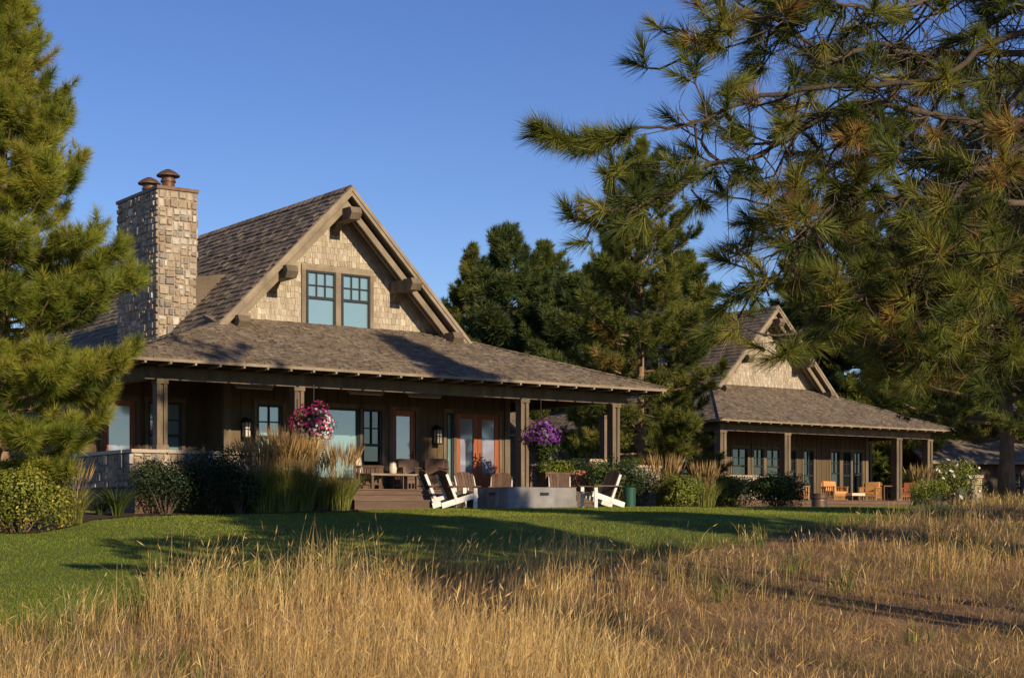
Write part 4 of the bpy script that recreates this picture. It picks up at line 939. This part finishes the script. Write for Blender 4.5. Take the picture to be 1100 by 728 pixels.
planter('terracotta-coloured planter next to the stone grill counter', ontop(619, 1.3), HA, .5, .5, .62, 52, 'terracotta', 'leaf_dark')
# stone grill counter beside the porch end
pb = LW(H1, 15.9, -.6); pb.z = G(pb.x, pb.y)
def counter(label, px, Z, w, h, d):
    x = PX(px, Z); t = thing('stone_counter', label, 'counter', (x, Z, G(x, Z)), HA); m = MB(); stone_block(m, 0, w, 0, d, -.2, h); m.build('base', K['stone'], t)
    m = MB(); m.box(-.06, w+.06, -.06, d+.06, h+.001, h+.09); m.build('countertop', K['granite'], t); return t
counter('pale stone grill counter just past the porch end', 634, 49.5, .95, 1.42, .7)
counter('lower stone counter with pale slab top, beyond the grill counter', 681, 53, 1.1, 1.35, .7)
gx = PX(627, 48.6); gt = thing('grill', 'black covered grill beside the pale stone counter', 'grill', (gx, 48.6, G(gx, 48.6)), HA)
m = MB(); m.box(-.55, .35, 0, .6, .1, 1.15); m.build('cabinet', K['black'], gt)
m = MB(); m.prism([(-.55, .02, 1.151), (-.55, .58, 1.151), (-.55, .58, 1.35), (-.55, .2, 1.42), (-.55, .02, 1.3)], (.9, 0, 0)); m.build('hood', K['black'], gt)
m = MB(); m.tube([(-.45, -.03, 1.28), (.25, -.03, 1.28)], .015, 8); m.beam((-.4, -.03, 1.28), (-.4, .03, 1.28), .02, .02); m.beam((.2, -.03, 1.28), (.2, .03, 1.28), .02, .02); m.build('handle', K['steel'], gt)
# bin
bx_ = PX(676.5, 44); t = thing('bin', 'dark green round bin beside the dark bush', 'bin', (bx_, 44, G(bx_, 44)))
m = MB(); m.lathe([(.14, 0), (.155, .03), (.165, .50), (.175, .50), (.175, .53), (.15, .53), (.14, .4)], 24); m.build('body', K['green'], t, False)
m = MB(); m.lathe([(.17, .531), (.17, .55), (.06, .57), (.0, .575)], 24); m.build('lid', K['green'], t)
# second porch
og = 'wooden lounge seats on the second porch'
lounge('lounge_chair', 'slatted wooden lounge seat with red-brown back next to the porch post', ontop(858, 1.5, H2, d2_), HA+R(62), .85, 'teak', 'redfab', group=og)
lounge('lounge_chair', 'wide wooden lounge seat with orange cushions and slatted front', ontop(896, 1.3, H2, d2_), HA+R(14), 1.25, 'teak', 'orange', group=og)
lounge('lounge_chair', 'wooden lounge seat facing away, right of the pale ottoman', ontop(935, 1.5, H2, d2_), HA+R(-70), .85, 'teak', 'orange', group=og)
lounge('lounge_chair', 'red-cushioned wooden seat right of the dark dining table', ontop(977, 1.2, H2, d2_), HA+R(-60), .8, 'teak', 'redfab', group=og)
t = low_table('ottoman', 'pale-topped low table between the orange lounge seats', ontop(917, .95, H2, d2_), HA, .85, .6, .34, 'cream', .12)
low_table('dining_table', 'dark square table at the porch post of the second house', ontop(951, 1.5, H2, d2_), HA, 1.2, .9, .72, 'brown')
gp = ontop(1000, 1.0, H2, d2_); gt = thing('grill', 'black-covered grill at the far end of the second porch', 'grill', gp, HA)
m = MB(); m.box(-.8, .7, 0, .7, 0, .95); m.build('cart', K['black'], gt); m = MB(); m.prism([(-.7, 0, .951), (-.7, .7, .951), (-.7, .62, 1.28), (-.7, .2, 1.35), (-.7, .03, 1.2)], (1.3, 0, 0)); m.build('hood', K['black'], gt)
bx_ = PX(880, 64.5); t = thing('fire_bowl', 'dark metal drum-shaped fire bowl in front of the second deck', 'fire bowl', (bx_, 64.5, G(bx_, 64.5)))
m = MB(); m.lathe([(.26, 0), (.30, .1), (.31, .4), (.30, .45)], 28); m.build('drum', K['copper'], t)
m = MB(); m.lathe([(.33, .451), (.34, .5), (.34, .62), (.36, .64), (.36, .68), (.30, .68), (.29, .6)], 28); m.build('bowl', K['copper'], t)

# ---------------------------------------------------------------- beds, patio, lawn blades and meadow
def patch(name, px_pts, dz, m, kind='structure'):
    mb = MB(); pts = [(PX(a, Z), Z) for a, Z in px_pts]
    mb.add([(x, y, G(x, y)+dz) for x, y in pts], [tuple(range(len(pts)))], .5); o = mb.build(name, m); o['kind'] = kind; return o
def stripbed(name, pairs, dz, m):            # pairs of (px, near, far)
    mb = MB(); vs = []; fs = []
    for px, a, b in pairs:
        for k in range(5): Z = a+(b-a)*k/4; x = PX(px, Z); vs.append((x, Z, G(x, Z)+dz))
    for i in range(len(pairs)-1):
        for k in range(4): q = i*5+k; fs.append((q, q+5, q+6, q+1))
    mb.add(vs, fs, .5); o = mb.build(name, m); o['kind'] = 'structure'
BED = [(-60, 31.5, 40), (-10, 31.9, 40), (40, 32.2, 39), (75, 33.6, 38.5), (100, 35.2, 37.5), (150, 36.1, 37.9), (210, 36.6, 38.8), (270, 36.9, 39.7), (330, 37.6, 40.5), (385, 38.6, 41.5)]
stripbed('planting_bed', BED, .035, K['mulch'])
BED2 = [(640, 45.5, 49), (700, 46.2, 54), (760, 50, 62), (800, 56, 66), (860, 57, 65), (872, 60, 64.5)]
stripbed('planting_bed', BED2, .035, K['mulch'])
stripbed('patio', [(440, 41.2, 44.5), (520, 43.2, 47.5), (600, 43.6, 49), (640, 44.6, 50)], .024, K['paver'])
def inbed(px, y):
    r = np.zeros(len(px), bool)
    for B in (BED, BED2):
        P0 = [b[0] for b in B]; r |= (px > P0[0]) & (px < P0[-1]) & (y > np.interp(px, P0, [b[1] for b in B])) & (y < np.interp(px, P0, [b[2] for b in B]))
    return r
rng = np.random.default_rng(77)
n = 480000
y = 19+(58-19)*rng.random(n)**1.25; r_ = -.40+.72*rng.random(n); x = r_*y
k = (y > edge(x, y)-.5-rng.random(n)*1.2) & (x < .28*y+.4) & ~inbed(r_*FPX+550, y)
uu = (x-H1['loc'][0])*CA+(y-H1['loc'][1])*SA; vv = -(x-H1['loc'][0])*SA+(y-H1['loc'][1])*CA
k &= ~((uu > 0) & (uu < 15.9) & (vv > -.2)); x, y, r_ = x[k], y[k], r_[k]; n = len(x)
B = np.stack([x, y, gz(x, y)+.008], -1); az = rng.random(n)*6.28
H = .02+.026*rng.random(n); wd2 = .004+.0002*y
d = np.stack([np.cos(az), np.sin(az), 0*az], -1); s_ = np.stack([-np.sin(az+1), np.cos(az+1), 0*az], -1)
V = np.stack([B-s_*wd2[:, None]*.5, B+s_*wd2[:, None]*.5, B+d*(H*.5)[:, None]+np.array([0, 0, 1])*H[:, None]], 1)
o = fast('lawn_grass', V.reshape(-1, 3), np.full(n, 3), np.arange(3*n), np.clip(.5+.22*rng.normal(size=n)+.15*np.sin(x*.9+y*.4), 0, 1), K['turf'])
tag(o, 'short mown green lawn sloping up to the porch', 'lawn', None, 'stuff')

def meadow():
    rng = np.random.default_rng(99)
    nz = lambda x, y: np.sin(x*.9+1.3*np.sin(y*.5))*.5+np.sin(y*.8-x*.35+2)*.5
    nz2 = lambda x, y: np.sin(x*2.3+1.7*np.sin(y*1.1+1))*.5+np.sin(y*2.0-x*1.1)*.5
    nc = 15500; yc = 11.5+(62-11.5)*rng.random(nc)**1.7; rc = -.43+.88*rng.random(nc); xc = rc*yc
    ns, n2 = nz(xc, yc), nz2(xc, yc)
    e = edge(xc, yc); k = (yc < e+rng.normal(size=nc)*.45) & (rng.random(nc) < .72+.5*n2+.2*ns); xc, yc, rc, ns, n2 = xc[k], yc[k], rc[k], ns[k], n2[k]; nc = len(xc)
    low = np.clip((rc-.03)/.08, 0, 1)*np.clip((24.5-yc)/3.0, 0, 1)
    tall = np.interp(yc, [11, 15, 20, 26, 60], [.70, .74, .74, .68, .58])*(1+.26*ns+.2*n2)*(1-.55*low)
    tall *= np.where((rc > .10) & (yc > 24), .72, 1)*np.interp(rc, [-.4, -.28, -.2], [.5, .58, 1])*np.interp(rc, [-.2, -.14, -.02, .04, .1], [1, 1.12, 1.1, .95, .85])
    tall *= 1-.42*np.clip(1-np.abs(rc+.20)/.07, 0, 1)*np.clip((17.5-yc)/3, 0, 1)
    per = np.where(rng.random(nc) < .4*low, 4, np.where(rng.random(nc) < .4, 16, 8)).astype(int)
    i = np.repeat(np.arange(nc), per); n = len(i); sp = .11
    x = xc[i]+rng.normal(size=n)*sp; y = yc[i]+rng.normal(size=n)*sp
    B = np.stack([x, y, gz(x, y)-.01], -1)
    Hh = tall[i]*(.30+.85*rng.random(n)**.9)*(.75+.5*rng.random(nc)[i])
    flat = rng.random(n) < .22+.25*low[i]
    Hh = np.where(flat, Hh*.75, Hh); lean = np.where(flat, .7+1.0*rng.random(n), .08+.75*rng.random(n)**1.4)
    caz = rng.normal(.4, 1.3, nc); az = np.where(rng.random(n) < .7, caz[i]+rng.normal(0, .6, n), rng.random(n)*6.28)
    wd_ = (.0016+.00016*y)*(.6+.9*rng.random(n))
    gc = rng.random(nc) < (.13+.26*np.clip((rc-.02)/.1, 0, 1)+.3*np.clip((yc-21)/4, 0, 1)*np.clip((rc-.06)/.05, 0, 1)+.25*np.clip((-.12-rc)/.08, 0, 1)*(yc > 15))*(1+.8*np.sin(xc*1.7+yc*.9))
    ct = np.clip(.62+.13*rng.normal(size=nc)+.08*ns, .36, 1)
    ti = np.where(gc[i] & (rng.random(n) < .75), rng.random(n)*.3, np.clip(ct[i]+.17*rng.normal(size=n), .34, 1))
    V, _, _ = blade_arr(B, Hh, wd_, az, lean, rng)
    sel = np.where((~flat) & (rng.random(n) < .26) & (ti > .33))[0]
    Q = heads(V, sel, (.08+.07*rng.random(len(sel)))[:, None], (.0018+.00021*y[sel])[:, None], rng)
    o = blade_mesh('meadow_grass', V, ti, K['straw'], None, (Q, np.clip(ti[sel]-.08, .34, 1)))
    tag(o, 'tall dry golden meadow grass filling the foreground', 'meadow grass', None, 'stuff')
    # thatch: fallen blades on the ground, in drifts with bare earth between
    n = 230000; y = 11.5+(40-11.5)*rng.random(n)**1.4; x = (-.43+.88*rng.random(n))*y
    k = (y < edge(x, y)) & (rng.random(n) < .58+.34*nz2(x*1.6, y*1.3)+.2*nz(x, y)+.25*np.clip((x/y-.05)/.1, 0, 1)); x, y = x[k], y[k]; n = len(x)
    V, _, _ = blade_arr(np.stack([x, y, gz(x, y)], -1), .07+.24*rng.random(n), (.0016+.00015*y), rng.random(n)*6.28, 1+1.6*rng.random(n), rng)
    o = blade_mesh('grass_thatch', V, np.clip(.50+.17*rng.normal(size=n), .3, 1), K['thatch']); tag(o, 'short flattened straw between the tall stalks', 'dry grass', None, 'stuff')
meadow()
def weed(label, px, Z, h, seed, n=46):
    rng = np.random.default_rng(seed); x = PX(px, Z); root = thing('weed_tuft', label, 'weed', (x, Z, G(x, Z))); a = rng.random(n)*6.28; r = rng.random(n)*.30
    V, _, _ = blade_arr(np.stack([np.cos(a)*r, np.sin(a)*r, 0*a], -1), h*(.35+.65*rng.random(n)), np.full(n, .015), rng.random(n)*6.28, .1+.5*rng.random(n), rng)
    blade_mesh('leaves', V, np.clip(.35+.25*rng.normal(size=n), 0, 1), K['reed'], root)
weed('dark green broad-bladed tuft standing out of the dry grass', 150, 20.5, .85, 1, 60)
weed('second green tuft beside the tallest green one', 178, 21.2, .7, 2, 44)
weed('low green tuft among straw near the lower left corner', 8, 16, .5, 3, 30)
weed('low green tuft below the tallest green tuft', 142, 16.5, .45, 4, 26)
for px, Z, h, sd_, lab in [(60, 17.5, .42, 5, 'small green tuft in the lower left straw'), (205, 15.6, .5, 6, 'green blades at the bottom edge, left of centre'), (262, 18.5, .5, 7, 'green tuft inside the tall straw at left centre'), (330, 15.2, .42, 8, 'low green tuft at the bottom edge under the tall reeds'),
                            (770, 22.5, .5, 9, 'green tuft in thin straw right of centre'), (850, 26, .6, 10, 'bright green tuft before the wide dark shrub'), (905, 24, .5, 11, 'green tuft on the open ground below the second porch'), (705, 29, .6, 12, 'green weeds at the lawn edge below the rusty reeds'), (812, 30, .65, 13, 'tall weeds at the lawn edge below the yellow-green shrub'), (980, 19, .35, 14, 'sparse green tuft on the bare lower right ground')]:
    weed(lab, px, Z, h, sd_, 34)
# pines beyond the right picture edge: they shade the lawn and show in the windows
for x, y, H, rad, cb, lab in [(9.8, 18, 11.2, 2.0, .5, 'pine outside the view shading the stone wall and shrubs'), (14.3, 20.5, 10.9, 2.0, .5, 'pine outside the view shading the lawn chairs'), (18.6, 25.5, 10.6, 2.2, .5, 'pine outside the view shading the porch end'),
                          (12.0, 11.6, 15.4, 2.0, .62, 'tall pine outside the view shading the reed grasses'), (9.5, 8.2, 6.6, .8, .8, 'slim young pine outside the view casting a trunk shadow'), (17.5, 17, 7.4, 1.5, .3, 'short pine outside the view shading the far meadow'), (12.6, 23, 16, 1.7, .74, 'tall pine outside the view dappling the porch roof'), (26, 37, 11.5, 2.9, .2, 'pine outside the view near the second house'),  # last one is unseen, placed and sized to shade the meadow-edge pine
                          (33.5, 80, 12.5, 2.6, .06, 'pine outside the view beside the dark low cottage'), (39, 79, 12.5, 2.8, .06, 'farther pine outside the view beside the dark low cottage')]:  # two unseen pines added to throw shade on the low cottage
    P_(lab, x, y, H, [(0, rad*.7), (.25, rad), (.6, rad*.95), (.85, rad*.7), (1, .5)], 70, int(x*7), tn=24, L=.34, w=.05, m='needle', group='pines beyond the right edge', cb=cb, tr=.2, dens=.9)

# far-off wood closing the horizon behind the houses
rg = random.Random(5); g_ = np.random.default_rng(5); tufts = []
for k in range(900):
    a = R(rg.uniform(-62, 62)); d = rg.uniform(165, 200); x, y = d*math.sin(a), d*math.cos(a); H = rg.uniform(5.5, 8.5)
    for j in range(9):
        f = (j+.5)/9; tufts.append((Vector((x+rg.gauss(0, 1.6)*(1-f), y+rg.gauss(0, 1.6)*(1-f), 2.2+H*f)), Vector((rg.gauss(0, .4), rg.gauss(0, .4), 1)), rg.uniform(.8, 1.2), rg.uniform(.15, .6)))
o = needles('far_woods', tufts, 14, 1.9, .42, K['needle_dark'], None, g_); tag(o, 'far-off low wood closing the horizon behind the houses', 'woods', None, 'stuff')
